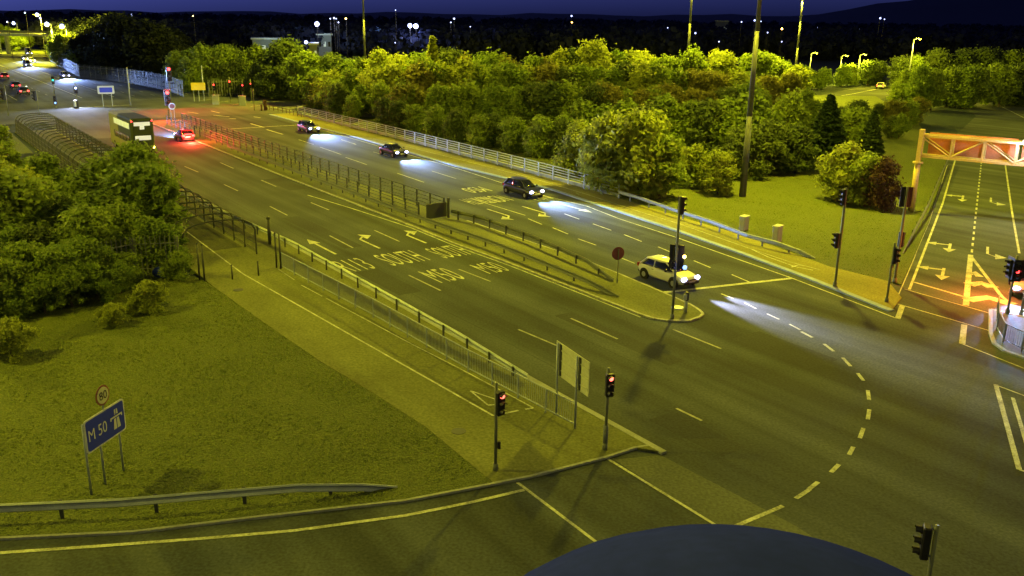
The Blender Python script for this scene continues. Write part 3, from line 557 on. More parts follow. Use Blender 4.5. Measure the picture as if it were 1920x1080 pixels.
# round red sign back on the median
g = G(1157, 532); h = hgt(1157, 532, 1159, 478); t = thing('round_sign', 'round dull red sign on a thin pole on the median', 'sign', (g.x, g.y, KZ), 0)
MB().bar((0, 0, 0), (0, 0, h+.3), .035).build('pole', 'olive', t); d = Vector((.35, -1, 0)).normalized(); MB().bar(Vector((0, 0, h))-d*.07, Vector((0, 0, h))-d*.05, .42, n=24).build('disc', 'signred', t)
# ------------------------------------------------------------------ road signs
def vplane(px, py, p0, dirv):       # a picture point on the vertical plane through p0 along dirv -> (distance along, height)
    d = ray(px, py); n = Vector((-dirv.y, dirv.x, 0)); tt = (p0.dot(n))/(d.dot(n)); P = Vector((0, 0, CAMZ)) + d*tt; return (P-p0).dot(dirv), P.z
A, Bq = G(170, 935), G(235, 886); dv = (Bq-A).normalized(); nv = Vector((dv.y, -dv.x, 0))
x0_, zt0 = vplane(157, 797, A, dv); x1_, zt1 = vplane(238, 809, A, dv); _, zb0 = vplane(163, 857, A, dv); _, ztt = vplane(230, 749, A, dv)
zt = (zt0+ztt)/2; zb = (zb0+zt1)/2; wS = x1_-x0_
t = thing('motorway_sign', 'blue M50 motorway sign on three posts with a round 80 above it', 'road sign', (A.x, A.y, KZ), math.atan2(dv.y, dv.x))
for k, (x, y) in enumerate(((170, 935), (204, 912), (235, 886))): q = (G(x, y)-A).dot(dv); MB().bar((q+(.14, 0, 0)[k], 0.06, 0), (q+(.14, 0, 0)[k], 0.06, zt-.1), .04).build('post', 'galv', t, True)
def rrect(x0, x1, z0_, z1, y, rad, th=.03):
    mb = MB(); pts = []
    for cx, cz, a0 in ((x1-rad, z1-rad, 0), (x0+rad, z1-rad, 90), (x0+rad, z0_+rad, 180), (x1-rad, z0_+rad, 270)):
        for k in range(5): a = R(a0+k*22.5); pts.append((cx+rad*math.cos(a), cz+rad*math.sin(a)))
    n = len(pts); mb.add([(p[0], y, p[1]) for p in pts] + [(p[0], y+th, p[1]) for p in pts], [tuple(range(n)), tuple(range(2*n-1, n-1, -1))] + [(i, n+i, n+(i+1) % n, (i+1) % n) for i in range(n)]); return mb
rrect(x0_, x1_, zb, zt, 0, .12).build('border', 'signwhite', t); pl = rrect(x0_+.06, x1_-.06, zb+.06, zt-.06, -.008, .1, .006).build('panel', 'signblue', t)
tx = MB(); X, Z, Y = Vector((1, 0, 0)), Vector((0, 0, 1)), Vector((0, -1, 0)); hS = zt-zb
textmesh('M 50', tx, Vector((x0_+wS*.07, -.014, zb+hS*.33)), X, Z, wS*.45, hS*.34); 
mx0 = x0_+wS*.60
def bx(x0, x1, z0_, z1): tx.add([(x0, -.014, z0_), (x1, -.014, z0_), (x1, -.014, z1), (x0, -.014, z1)], [(0, 1, 2, 3)])
def px_(x): return mx0 + x*wS*.34
def pz_(z): return zb + hS*z
for a in (0, 1):
    s_ = -1 if a == 0 else 1; c_ = px_(.5)
    tx.add([(c_+s_*.02, -.014, pz_(.22)), (c_+s_*.19, -.014, pz_(.22)), (c_+s_*.13, -.014, pz_(.54)), (c_+s_*.02, -.014, pz_(.54))], [(0, 1, 2, 3)])
    tx.add([(c_+s_*.02, -.014, pz_(.66)), (c_+s_*.10, -.014, pz_(.66)), (c_+s_*.08, -.014, pz_(.82)), (c_+s_*.02, -.014, pz_(.82))], [(0, 1, 2, 3)])
bx(px_(0.05), px_(.95), pz_(.57), pz_(.62)); bx(px_(.05), px_(.13), pz_(.52), pz_(.57)); bx(px_(.87), px_(.95), pz_(.52), pz_(.57))
tx.build('lettering', 'signwhite', pl)
q8 = (G(204, 912)-A).dot(dv); _, z8 = vplane(193, 745, A, dv); x8, _ = vplane(193, 745, A, dv)
def disc(mb, x, z, y, r, th=.02): return mb.bar((x, y, z), (x, y+th, z), r, n=28)
MB().bar((x8, .05, zt-.5), (x8, .05, z8+.2), .035).build('disc_post', 'galv', t); dk = disc(MB(), x8, z8, -.0, .36).build('speed_disc', 'signred', t); disc(MB(), x8, z8, -.01, .295, .008).build('disc_face', 'signgrey', dk)
tx = MB(); textmesh('80', tx, Vector((x8-.2, -.016, z8-.15)), X, Z, .4, .3); tx.build('digits', 'black', dk)
# large sign seen from behind
A, Bq = G(1044, 777), G(1079, 806); dv = (Bq-A).normalized(); xa, za = vplane(1042, 642, A, dv); xb, zbb = vplane(1101, 739, A, dv); xc, zc = vplane(1038, 711, A, dv); wS = xb-xa
t = thing('road_sign', 'large plain grey back of a road sign standing in the pedestrian guard rail', 'road sign', (A.x, A.y, KZ), math.atan2(dv.y, dv.x)); zt, zb = za, (zc+zbb)/2
MB().box(((xa+xb)/2, .06, (zt+zb)/2), (wS, .03, zt-zb)).build('panel', 'signgrey', t)
for x in (0, (Bq-A).length): MB().bar((x, -.04, 0), (x, -.04, zt-.02), .045).build('post', 'galv', t, True); MB().box((x+.12, .02, (zt+zb)/2), (.13, .05, (zt-zb)*.94)).build('channel', 'darkm', t)
for k in range(3): MB().box(((xa+xb)/2, .03, zb+(zt-zb)*(.2+.3*k)), (wS*.96, .03, .05)).build('brace', 'signgrey', t)
# far blue sign, yellow sign, white round sign
def far_sign(label, px0, py0, px1, py1, by, legs, m, face=None, border=None):
    A = G((px0+px1)/2, by); d = Vector((A.y, -A.x, 0)).normalized(); sc = A.length/FPX
    wS = (px1-px0)*sc; zt = hgt((px0+px1)/2, by, (px0+px1)/2, py0); zb = hgt((px0+px1)/2, by, (px0+px1)/2, py1)
    t = thing('road_sign', label, 'road sign', (A.x, A.y, 0), math.atan2(d.y, d.x))
    rrect(-wS/2, wS/2, zb, zt, 0, .15, .06).build('panel', m, t)
    if face: rrect(-wS/2+.3, wS/2-.3, zb+.25, zt-.25, -.03, .15, .02).build('face', face, t)
    for x in legs: MB().bar((x*wS, .1, 0), (x*wS, .1, zb), .08).build('leg', 'galv', t)
    return t
far_sign('blue sign with a pale border on two legs across the bridge', 189, 161, 215, 176, 200, (-.25, .3), 'signwhite', 'signblue')
far_sign('yellow sign board on three legs in front of the far thicket', 362, 155, 386, 169, 190, (-.35, 0, .35), 'signyel', None)
bollpost(383, 188, 6.3, 'tall pale pole beside the yellow sign board', .1, 'galv', z=0); bollpost(245, 198, 6.4, 'tall pale pole behind the bus', .12, 'conc', z=0)
g = G(325, 226); t = thing('round_sign', 'small round sign with a pale rim beside the end of the median railing', 'sign', (g.x, g.y, 0), math.atan2(-g.x, g.y)*1.0); h = hgt(325, 226, 325, 199)
MB().bar((-.25, 0, 0), (-.25, 0, h), .05).build('leg', 'galv', t); MB().bar((.25, 0, 0), (.25, 0, h), .05).build('leg', 'galv', t); MB().bar((0, -.1, h), (0, -.14, h), .5, n=20).build('rim', 'signwhite', t); MB().bar((0, -.15, h), (0, -.16, h), .36, n=20).build('face', 'signred', t)
g = G(143, 203); t = thing('bollard', 'pale bollard with a dark surround under the blue white glare', 'bollard', (g.x, g.y, 0)); MB().bbox((0, 0, .7), (.8, .6, 1.4), .2).build('shell', 'black', t); MB().bbox((0, -.35, .75), (.45, .3, 1.0), .1).build('panel', 'signwhite', t)
g = G(498, 207); t = thing('timber_post', 'thick dark curved timber post at the start of the low railing', 'post', (g.x, g.y, 0)); MB().path([(0, 0, 0), (.05, 0, .6), (-.12, 0, 1.2), (0, 0, 1.7)], .3, 10).build('shaft', 'wood', t)
bollpost(491, 208, .9, 'short dark bollard beside the thick timber post', .16, 'wood', z=0)
# cabinets behind the crash barrier
for x, y, yt, lb in ((1394, 432, 405, 'grey roadside cabinet with a pale lid, further from the camera'), (1456, 455, 423, 'grey roadside cabinet with a pale lid, nearer the barrier end')):
    g = G(x, y); h = hgt(x, y, x, yt); t = thing('roadside_cabinet', lb, 'cabinet', (g.x, g.y, .05), ANG+.25, 'grey roadside cabinets')
    MB().bbox((0, 0, h/2-.05), (.45, .75, h-.1), .03).build('body', 'cab', t); MB().bbox((0, 0, h-.05), (.55, .85, .08), .03).build('lid', 'signwhite', t); MB().box((-.24, 0, h/2-.08), (.03, .6, h-.35)).build('door', 'cab', t); MB().box((-.265, .22, h/2), (.03, .03, .15)).build('handle', 'black', t)
for x, y, lb in ((405, 196, 'small pale cabinet right of the yellow sign'), (455, 198, 'small pale cabinet below the far signals')):
    g = G(x, y); t = thing('roadside_cabinet', lb, 'cabinet', (g.x, g.y, 0), .3, 'far pale cabinets'); MB().bbox((0, 0, .8), (1.2, .8, 1.6), .06).build('body', 'cab', t); MB().bbox((0, 0, 1.64), (1.4, 1, .1), .04).build('lid', 'galv', t)
g = G(306, 522); tag(MB().sphere((g.x, g.y, .4), .55, 12, 8, (1.2, .8, .7)).build('plastic_sack', 'blueb', None, True), 'blue plastic sack lying at the foot of the palisade fence', 'sack')

# ------------------------------------------------------------------ gantry over the slip road
g = G(1708, 397); hb_ = hgt(1708, 397, 1721, 292); ht = hgt(1708, 397, 1724, 254)
e = G(1920, 310, hb_); gd = Vector((e.x-g.x, e.y-g.y, 0)); gl = 22.0; gd.normalize()
t = thing('sign_gantry', 'orange lit lattice gantry spanning the slip road with sign boards on its far side', 'gantry', (g.x, g.y, 0), math.atan2(gd.y, gd.x))
MB().bar((0, 0, 0), (0, 0, hb_*.87), .26, .24, 12).build('leg', 'gant', t, True); MB().bar((0, 0, hb_*.87), (0, 0, hb_*.87+.15), .42, n=12).build('collar', 'gant', t); MB().box((0, 0, (hb_*.87+ht)/2+.3), (.36, .5, ht-hb_*.87+.5)).build('leg_head', 'gant', t)
MB().bar((gl, 0, 0), (gl, 0, ht), .26, n=12).build('leg', 'gant', t, True)
for y in (0, 1.1):
    for z in (hb_, ht): MB().box((gl/2, y, z), (gl, .2, .2)).build('chord', 'gant', t)
    n_ = 9; bay = gl/n_
    for k in range(n_+1): MB().box((k*bay, y, (hb_+ht)/2), (.13, .13, ht-hb_-.2)).build('upright', 'gant', t)
    for k in range(n_):
        a, b = ((k*bay, y, ht-.1), ((k+1)*bay, y, hb_+.1)) if k % 2 == 0 else ((k*bay, y, hb_+.1), ((k+1)*bay, y, ht-.1)); MB().bar(a, b, .06).build('diagonal', 'gant', t)
for k in range(n_+1): MB().box((k*bay, .55, hb_), (.1, .9, .1)).build('cross_tie', 'gant', t)
for x0, x1 in ((.4, 7.2), (7.6, 13.4), (13.9, 21.4)): MB().box(((x0+x1)/2, 1.32, (hb_+ht)/2+.05), (x1-x0, .06, ht-hb_+.3)).build('sign_board', 'orange', t)
MB().sphere((7.9, -.25, ht+.15), .22).build('lamp', 'lampW', t); light('gantry_lamp_light', 'POINT', (7.9, -.75, ht+.1), (.45, .5, 1), 900, t, .1)
light('gantry_sign_light', 'POINT', (9, -3.6, ht+4), (1, .42, .04), 2500, t, .3)  # orange point light hung clear of the gantry, without a lamp body

# ------------------------------------------------------------------ vehicles
def make_car(label, paint, front, heading, L_=4.1, W_=1.72, H_=1.45, kind='hatch', lights='front', power=2500, group=None, tail='taild', name='car', cat='car', hl='lampH', z=0.0, bc=(.30, .45, 1), ba=54, bp=.06):
    # front: point on the ground below the middle of the car; heading: unit vector
    o = thing(name, label, cat, (front.x, front.y, z), math.atan2(heading.y, heading.x), group); hw = W_/2; hl_ = L_/2
    S = [(-hl_, .80, .42, .78), (-hl_+.08, .88, .30, .93), (-hl_+.35, .95, .24, 1.0), (-hl_*.45, .99, .2, .97), (0, 1, .2, .94), (hl_*.35, .99, .2, .92), (hl_*.62, .97, .22, .86), (hl_-.3, .92, .26, .76), (hl_-.08, .84, .32, .66), (hl_, .74, .38, .56)]
    if kind == 'van': S = [(x, w_, a, (1.05 if x < hl_*.5 else b+.12)) for x, w_, a, b in S]
    secs = []
    for x, w_, zb, zt in S:
        w2 = hw*w_; mid = (zb+zt)/2
        half = [(w2*.80, zb), (w2*.97, zb+.08), (w2, mid), (w2*.975, zt-.10), (w2*.90, zt-.02), (w2*.55, zt+.02)]
        secs.append([Vector((x, y, z_)) for y, z_ in half] + [Vector((x, -y, z_)) for y, z_ in half[::-1]])
    body = MB().loft(secs).build('body', paint, o, True)
    m_ = body.modifiers.new('sub', 'SUBSURF'); m_.levels = 1; m_.render_levels = 1
    if kind == 'van': belt = (-hl_+.05, hl_*.62, -hl_+.15, hl_*.30)
    elif kind == 'saloon': belt = (-hl_+.75, hl_*.50, -hl_+1.35, hl_*.08)
    else: belt = (-hl_+.12, hl_*.50, -hl_+.55, hl_*.08)
    xb0, xb1, xr0, xr1 = belt; zb = .92; wb = hw*.90; wr = hw*.70
    def ring(f, inset=0):
        a = xb0+(xr0-xb0)*f+inset; b = xb1+(xr1-xb1)*f-inset; w_ = wb+(wr-wb)*f**1.3; z_ = zb+(H_-.04-zb)*f
        c = .18
        return [Vector(p) for p in ((a, -w_*.8, z_), (a+c, -w_, z_), (b-c*2, -w_, z_), (b, -w_*.7, z_), (b+.03, 0, z_), (b, w_*.7, z_), (b-c*2, w_, z_), (a+c, w_, z_), (a, w_*.8, z_))]
    MB().loft([ring(0), ring(.35), ring(.7), ring(1)]).build('windows', 'glass', o, True)
    rf = [ring(.97, -.015), ring(1.0, .02)]
    for q in rf[1]: q.z = H_-.005
    top = ring(1.0, .35)
    for q in top: q.z = H_+.02; q.y *= .7
    for q in rf[0]: q.y *= 1.02
    MB().loft([rf[0], rf[1], top]).build('roof', paint, o, True)
    r0, r1 = ring(0), ring(1)
    for i in (1, 3, 5, 7): MB().bar(r0[i]+Vector((0, .01 if i > 4 else -.01, 0)), r1[i]+Vector((0, .01 if i > 4 else -.01, 0)), .045 if i in (3, 5) else .07, n=6).build('pillar', paint, o)
    xm = (xb0+xb1)/2-.1
    for s in (-1, 1): MB().bar((xm, s*wb*1.005, zb), (xm-.05, s*wr*1.01, H_-.03), .04, n=6).build('pillar', paint, o)
    wx = (-hl_+.72, hl_-.78)
    for x in wx:
        for s in (-1, 1):
            MB().bar((x, s*(hw-.12), .33), (x, s*(hw+.004), .33), .385, n=20).build('wheel_arch', 'black', o)
            ty = MB().bar((x, s*(hw-.2), .31), (x, s*(hw+.02), .31), .31, n=20).build('tyre', 'tyre', o); MB().bar((x, s*(hw-.1), .31), (x, s*(hw+.03), .31), .19, .17, n=12).build('rim', 'rim', ty)
    for s in (-1, 1):
        hx = hl_-.10; k = MB().sphere((hx, s*hw*.66, .66), .18, 12, 8, (.55, 1.2, .8)).build('headlight', hl if lights in ('front', 'both') else 'glass', o)
        if lights in ('front', 'both') and power: light('beam', 'SPOT', (hl_+.12, s*hw*.66, .66), bc, power*2.8, o, .06, rot=Vector((-1, -.02*s, bp)).to_track_quat('Z', 'Y').to_euler(), ang=R(ba), blend=1)
        MB().box((-hl_+.02, s*hw*.72, .80), (.12, .3, .22)).build('tail_light', tail, o); MB().bbox((xb1-.35, s*(hw+.06), .98), (.14, .2, .13), .04).build('mirror', 'black', o)
    MB().bbox((hl_-.02, 0, .40), (.14, W_*.74, .16), .05).build('bumper', 'black', o); MB().bbox((-hl_+.02, 0, .40), (.14, W_*.80, .18), .05).build('bumper', 'black', o)
    MB().box((hl_+.03, 0, .50), (.02, .52, .11)).build('number_plate', 'signwhite', o); MB().box((-hl_-.02, 0, .66), (.02, .52, .11)).build('number_plate', 'signyel' if False else 'signwhite', o)
    MB().box((hl_-.02, 0, .60), (.05, .7, .07)).build('grille', 'black', o)
    for s in (-1, 1): MB().box((xm-.02, s*(hw+.002), .80), (.16, .02, .03)).build('door_handle', 'black', o)
    return o
make_car('small white hatchback waiting near the median point, headlights on', 'white', G(1250, 528)+N*.1, U, 4.1, 1.70, 1.36, 'hatch', power=9500, bc=(.62, .62, 1), ba=26, bp=.085)
make_car('dark rounded car on the bridge nearest to the lane arrows, headlights on', 'cardark', G(981, 366), U, 4.5, 1.82, 1.5, 'hatch', power=6000)
make_car('dark car in the middle of the bridge beside the footpath kerb, headlights on', 'cardark', G(738, 292), U, 4.4, 1.8, 1.4, 'saloon', power=5500)
make_car('blue car at the far end of the parapet, headlights on', 'carblue', G(579, 247), U, 4.3, 1.8, 1.5, 'hatch', power=9000)
rc = make_car('small red car beside the bus with bright brake lights', 'carred', G(346, 263), -U, 4.0, 1.7, 1.45, 'hatch', lights='both', power=9000, tail='lampRs')
light('brake_glow', 'POINT', (-3.1, 0, .6), (1, .05, .03), 4500, rc, .3); MB().box((-1.96, 0, 1.0), (.08, .9, .07)).build('high_brake_light', 'lampRs', rc)
make_car('car waiting at the slip road stop line, glare behind the signals', 'carsil', G(1905, 560)-sd*1.7+Vector((.6, 0, 0)), sd, 4.3, 1.8, 1.5, 'hatch', power=2600)
FC = 'cars beyond the far junction'
make_car('red lit car leaving at the left edge', 'carred', G(8, 148), -U, 4.3, 1.8, 1.5, lights='rear', tail='lampR', group=FC)
make_car('dark car with red lights queuing behind the far island, rear of the pair', 'cardark', G(44, 177), -U, 4.3, 1.8, 1.5, lights='rear', tail='lampRs', group=FC)
make_car('dark car with red lights ahead of another in the far queue', 'cardark', G(29, 166), -U, 4.3, 1.8, 1.5, lights='rear', tail='lampR', group=FC)
make_car('white van with blue white headlights, nearest of the far oncoming group', 'white', G(52, 125), U, 4.8, 1.9, 2.0, 'van', power=12000, group=FC, name='van', cat='van')
make_car('oncoming car close behind the white van', 'carsil', G(47, 113), U, 4.4, 1.8, 1.5, power=9000, group=FC)
make_car('small oncoming car right of the white van', 'carsil', G(60, 117), U, 4.4, 1.8, 1.5, power=0, group=FC)
make_car('tall white van leading the far end of the oncoming group', 'white', G(54, 103), U, 5.2, 2.0, 2.6, 'van', power=0, group=FC, name='van', cat='van')
make_car('silver oncoming car alone on the far right lane', 'carsil', G(122, 146), U, 4.4, 1.8, 1.5, power=14000, group=FC)
make_car('pale car with red tail lights on the far loop road', 'white', G(1652, 166), Vector((.5, .87, 0)), 4.4, 1.8, 1.5, lights='rear', tail='lampR', power=0)
make_car('lorry-like pale vehicle higher on the far loop road', 'carsil', G(1664, 139), Vector((-.3, -.95, 0)), 5.2, 2.0, 2.4, 'van', power=0, name='van', cat='van')
# double decker bus
bg_ = G(272, 294); bus = thing('double_decker_bus', 'yellow double-decker bus seen from behind beside the braking car', 'bus', (bg_.x, bg_.y, 0), math.atan2(-U.y, -U.x))
# local +x is forwards (away from the camera), rear at x=0
BL_, BW, BH = 11.0, 2.5, 4.3
MB().bbox((BL_/2, 0, .35+(BH-.35)/2), (BL_, BW, BH-.35), .18).build('body', 'busg', bus)
MB().bbox((8.6, 0, .4+(BH-.4)/2), (4.9, BW+.05, BH-.38), .2).build('front_section', 'busy', bus); MB().bbox((BL_/2, 0, 1.05), (BL_-.1, BW+.02, 1.1), .1).build('lower_side', 'busy', bus)
MB().box((3.6, 0, BH+.01), (6.6, BW-.5, .05)).build('roof_panel', 'busg', bus)
for s in (-1, 1):
    for k in range(5): MB().box((1.3+k*1.55, s*(BW/2+.02), 3.45), (1.4, .04, .65)).build('upper_window', 'litwin', bus)
    for k in range(5): MB().box((1.6+k*1.55, s*(BW/2+.03), 1.95), (1.4, .04, .75)).build('lower_window', 'glass', bus)
MB().box((-.03, 0, 3.72), (.06, 1.75, .42)).build('upper_rear_panel', 'litwhite', bus); MB().bbox((-.04, .02, 3.3), (.06, .5, .4), .05).build('route_number', 'litwhite', bus)
MB().bbox((-.04, 0, 2.15), (.06, 1.7, .5), .05).build('lower_rear_window', 'litwhite', bus)
for s in (-1, 1):
    MB().sphere((-.06, s*1.1, 4.05), .09).build('marker_light', 'lampR', bus); MB().sphere((-.06, s*1.08, 1.05), .12).build('tail_light', 'lampA', bus)
    for x in (2.2, 8.8): w_ = MB().bar((x, s*(BW/2-.3), .5), (x, s*(BW/2+.03), .5), .5, n=20).build('wheel', 'tyre', bus); MB().bar((x, s*(BW/2-.1), .5), (x, s*(BW/2+.05), .5), .28, n=14).build('rim', 'rim', w_)
MB().box((-.05, 0, .62), (.08, .55, .14)).build('number_plate', 'signwhite', bus); MB().bbox((-.02, 0, .5), (.2, 2.3, .35), .08).build('bumper', 'black', bus)

# ------------------------------------------------------------------ trees
def leafcloud(n, size, lobes, seed, flat=.0):
    rg = np.random.default_rng(seed); w_ = np.array([l[3]*l[4] for l in lobes]); w_ /= w_.sum(); ix = rg.choice(len(lobes), n, p=w_)
    Lb = np.array([[l[0], l[1], l[2], l[3], l[4]] for l in lobes])[ix]
    d = rg.normal(size=(n, 3)); d /= np.linalg.norm(d, axis=1)[:, None]; rad = np.abs(rg.normal(.72, .34, size=n))
    c = Lb[:, :3] + d*np.stack([Lb[:, 3], Lb[:, 3], Lb[:, 4]], 1)*rad[:, None]
    c[:, 2] = np.maximum(c[:, 2], .02 + rg.random(n)*.4)
    nr = d + rg.normal(size=(n, 3))*.7; nr /= np.linalg.norm(nr, axis=1)[:, None]
    a = np.cross(nr, rg.normal(size=(n, 3))); a /= np.linalg.norm(a, axis=1)[:, None]; b = np.cross(nr, a)
    s = size*(.55+rg.random(n)*.9)[:, None]
    V = np.stack([c-a*s, c-b*s*.55, c+a*s, c+b*s*.55], 1).reshape(-1, 3)
    return V
def cloudmesh(name, V, m):
    n = len(V)//4; me = bpy.data.meshes.new(name); me.vertices.add(len(V)); me.vertices.foreach_set('co', V.astype(np.float32).ravel()); me.loops.add(n*4); me.loops.foreach_set('vertex_index', np.arange(n*4, dtype=np.int32))
    me.polygons.add(n); me.polygons.foreach_set('loop_start', np.arange(0, n*4, 4, dtype=np.int32)); me.polygons.foreach_set('loop_total', np.full(n, 4, dtype=np.int32)); me.materials.append(MT[m]); me.update(calc_edges=True); return me
def trunkmesh(h, r, seed, limbs=6):
    rg = random.Random(seed); mb = MB(); p = Vector((0, 0, 0)); q = Vector((rg.uniform(-.3, .3), rg.uniform(-.3, .3), h*.4)); e_ = Vector((rg.uniform(-.5, .5), rg.uniform(-.5, .5), h*.8))
    mb.bar(p, q, r, r*.7); mb.bar(q, e_, r*.7, r*.25)
    for k in range(limbs):
        z = h*rg.uniform(.2, .6); a = rg.uniform(0, 6.28); st = q*(z/(h*.4)) if z < h*.4 else q.lerp(e_, (z-h*.4)/(h*.4)); mb.bar(st, st+Vector((math.cos(a)*h*.22, math.sin(a)*h*.22, h*.2)), r*.35, r*.1, 6)
    return mb.mesh('trunk', 'bark')
def broad(seed, n, size, m, wd=.36, low=.12, H0=10.):
    rg = random.Random(seed); lobes = []
    for k in range(30):
        f = rg.random(); z = H0*(low+.1+(.76-low)*f); R0 = H0*wd*(math.sin(math.pi*min(1, (f*.8+.18)))**.6)*rg.uniform(.35, .9); a = rg.uniform(0, 6.28); r = H0*rg.uniform(.06, .16)
        lobes.append((math.cos(a)*R0, math.sin(a)*R0, z, r*1.15, r*.9))
    for k in range(14):
        a = rg.uniform(0, 6.28); q = rg.uniform(0, H0*wd*.75); lobes.append((math.cos(a)*q, math.sin(a)*q, H0*(.95-.9*(q/H0)**1.0*.8)*rg.uniform(.8, .95), H0*.035, H0*rg.uniform(.06, .13)))
    lobes.append((0, 0, H0*.5, H0*.2, H0*.3)); lobes.append((rg.uniform(-.5, .5), rg.uniform(-.5, .5), H0*.84, H0*.12, H0*.15))
    return cloudmesh('crown', leafcloud(n, size, lobes, seed), m)
def conif(seed, n, size, m, H0=10., wd=.24):
    rg = np.random.default_rng(seed); z = H0*(.06+.92*rg.random(n)**1.25); tier = .72+.28*np.abs(np.sin(z*3.1)); r = (1-z/H0)**.85*H0*wd*tier*(rg.random(n)**.35); a = rg.random(n)*6.283
    c = np.stack([r*np.cos(a), r*np.sin(a), z-r*.22], 1); nr = rg.normal(size=(n, 3)); nr[:, 2] += 1; nr /= np.linalg.norm(nr, axis=1)[:, None]
    t_ = np.cross(nr, rg.normal(size=(n, 3))); t_ /= np.linalg.norm(t_, axis=1)[:, None]; b = np.cross(nr, t_); s = size*(.5+rg.random(n))[:, None]
    return cloudmesh('crown', np.stack([c-t_*s, c-b*s*.5, c+t_*s, c+b*s*.5], 1).reshape(-1, 3), m)
VAR = {}
for i in range(5): VAR['b%d' % i] = (broad(10+i, 8500, .27, 'leaf', .34+.02*(i % 3), .0), trunkmesh(10, .22, i))
for i in range(3): VAR['y%d' % i] = (broad(30+i, 8500, .27, 'leafy', .36, .0), trunkmesh(10, .22, 5+i))
for i in range(3): VAR['d%d' % i] = (broad(50+i, 8500, .27, 'leafd', .38, .0), trunkmesh(10, .22, 8+i))
for i in range(2): VAR['c%d' % i] = (conif(70+i, 8000, .24, 'leafc'), trunkmesh(10, .2, 11+i, 0))
VAR['n0'] = (broad(95, 8000, .27, 'leafn', .36, .0), trunkmesh(10, .22, 21)); VAR['n1'] = (broad(96, 8000, .27, 'leafn', .33, .0), trunkmesh(10, .22, 22)); VAR['o0'] = (broad(97, 8500, .30, 'leafo', .33, .0), trunkmesh(10, .22, 23)); VAR['o1'] = (broad(98, 8000, .24, 'leafo', .38, .0), trunkmesh(10, .22, 24))
VAR['s0'] = (broad(80, 9000, .30, 'leafy', .46, .0), trunkmesh(6, .2, 15)); VAR['s1'] = (broad(81, 9000, .30, 'leaf', .5, .0), trunkmesh(6, .2, 16)); VAR['p0'] = (broad(82, 8000, .22, 'leafp', .34, .0), trunkmesh(7, .2, 17))
VAR['f0'] = (conif(90, 6000, .24, 'leafy', wd=.16), trunkmesh(10, .2, 18, 0))
def tree(kind, x, y, h, label, group=None, name='broadleaf_tree', cat='tree', sw=1.0, part='crown'):
    cm, tm = VAR[kind]; o = thing(name, label, cat, (x, y, 0), random.uniform(0, 6.28), group); o.scale = (h/10*sw, h/10*sw, h/10)
    for nm, me in ((part, cm), ('trunk' if part == 'crown' else 'stem', tm)):
        q = bpy.data.objects.new(nm, me); C.objects.link(q); q.parent = o
    return o
def interp(x, pts):
    return float(np.interp(x, [p[0] for p in pts], [p[1] for p in pts]))
ORD = 'first second third fourth fifth sixth seventh eighth ninth tenth eleventh twelfth thirteenth fourteenth fifteenth sixteenth seventeenth eighteenth nineteenth twentieth'.split()
def nth(i, n):
    j = i if i < (n+1)//2 else n-1-i; side = 'left' if i < (n+1)//2 else 'right'
    return ('leftmost' if i == 0 else 'rightmost' if i == n-1 else ORD[j]+' from the '+side)
def tree_row(x0, x1, n, basef, topf, kinds, label, group, jx=12, jy=3, sw=1.08, jt=.09, jty=0):
    for i in range(n):
        x = x0 + (x1-x0)*(i+.5)/n + random.uniform(-jx, jx); by = interp(x, basef) + random.uniform(-jy, jy); ty = interp(x, topf) + random.uniform(-jty*.5, jty)
        g = G(x, by); h = hgt(x, by, x, ty)*random.uniform(1-jt, 1+jt)*1.02
        tree(random.choice(kinds), g.x, g.y, max(h, 1.2), label + ', ' + nth(i, n), group, sw=sw*random.uniform(.95, 1.3))
SKY = [(300, 95), (340, 88), (400, 82), (450, 92), (480, 86), (540, 78), (580, 105), (680, 112), (715, 94), (760, 99), (840, 99), (900, 93), (950, 98), (1060, 100), (1110, 84), (1160, 90), (1200, 102), (1250, 107), (1290, 92), (1340, 94), (1380, 108), (1440, 102), (1480, 118), (1520, 138), (1560, 150)]
tree_row(330, 600, 13, [(330, 168), (450, 172), (600, 190)], SKY, ['b0', 'b1', 'd0', 'd1'], 'tree in the dark wood behind the far red signals', 'trees behind the far signals')
tree_row(340, 560, 9, [(330, 174), (450, 176), (560, 192)], [(330, 112), (560, 120)], ['b2', 'd2', 'd1'], 'lower front tree of the wood behind the far signals', 'front trees behind the far signals')
tree_row(570, 1500, 30, [(570, 196), (1500, 190)], SKY, ['b0', 'b1', 'b2', 'y0', 'y1', 'o0', 'd1'], 'tree in the back row of the large thicket', 'back row of the large thicket')
tree_row(590, 1480, 30, [(590, 206), (800, 215), (1500, 212)], [(590, 128), (700, 122), (900, 120), (1200, 122), (1480, 138)], ['b0', 'b3', 'b4', 'y1', 'y2', 'b1', 'o0', 'o1', 'd0'], 'tree in the middle row of the large thicket', 'middle row of the large thicket')
tree_row(600, 1440, 26, [(600, 212), (800, 236), (1000, 242), (1440, 250)], [(600, 150), (800, 158), (1100, 158), (1440, 165)], ['b0', 'b3', 'b4', 'd0', 'b2', 'o1', 'd2'], 'tree in the third row of the large thicket', 'third row of the large thicket')
tree_row(620, 1060, 12, [(620, 216), (700, 232), (860, 268), (1060, 300)], [(620, 175), (860, 205), (1060, 225)], ['b3', 'b4', 'd0', 'd1', 'd2'], 'dark tree close behind the steel parapet', 'trees close behind the parapet')
tree_row(1080, 1420, 9, [(1080, 285), (1420, 300)], [(1080, 190), (1420, 180)], ['b0', 'd0', 'b3'], 'tree behind the bright shrubs at the parapet end', 'trees behind the bright shrubs')
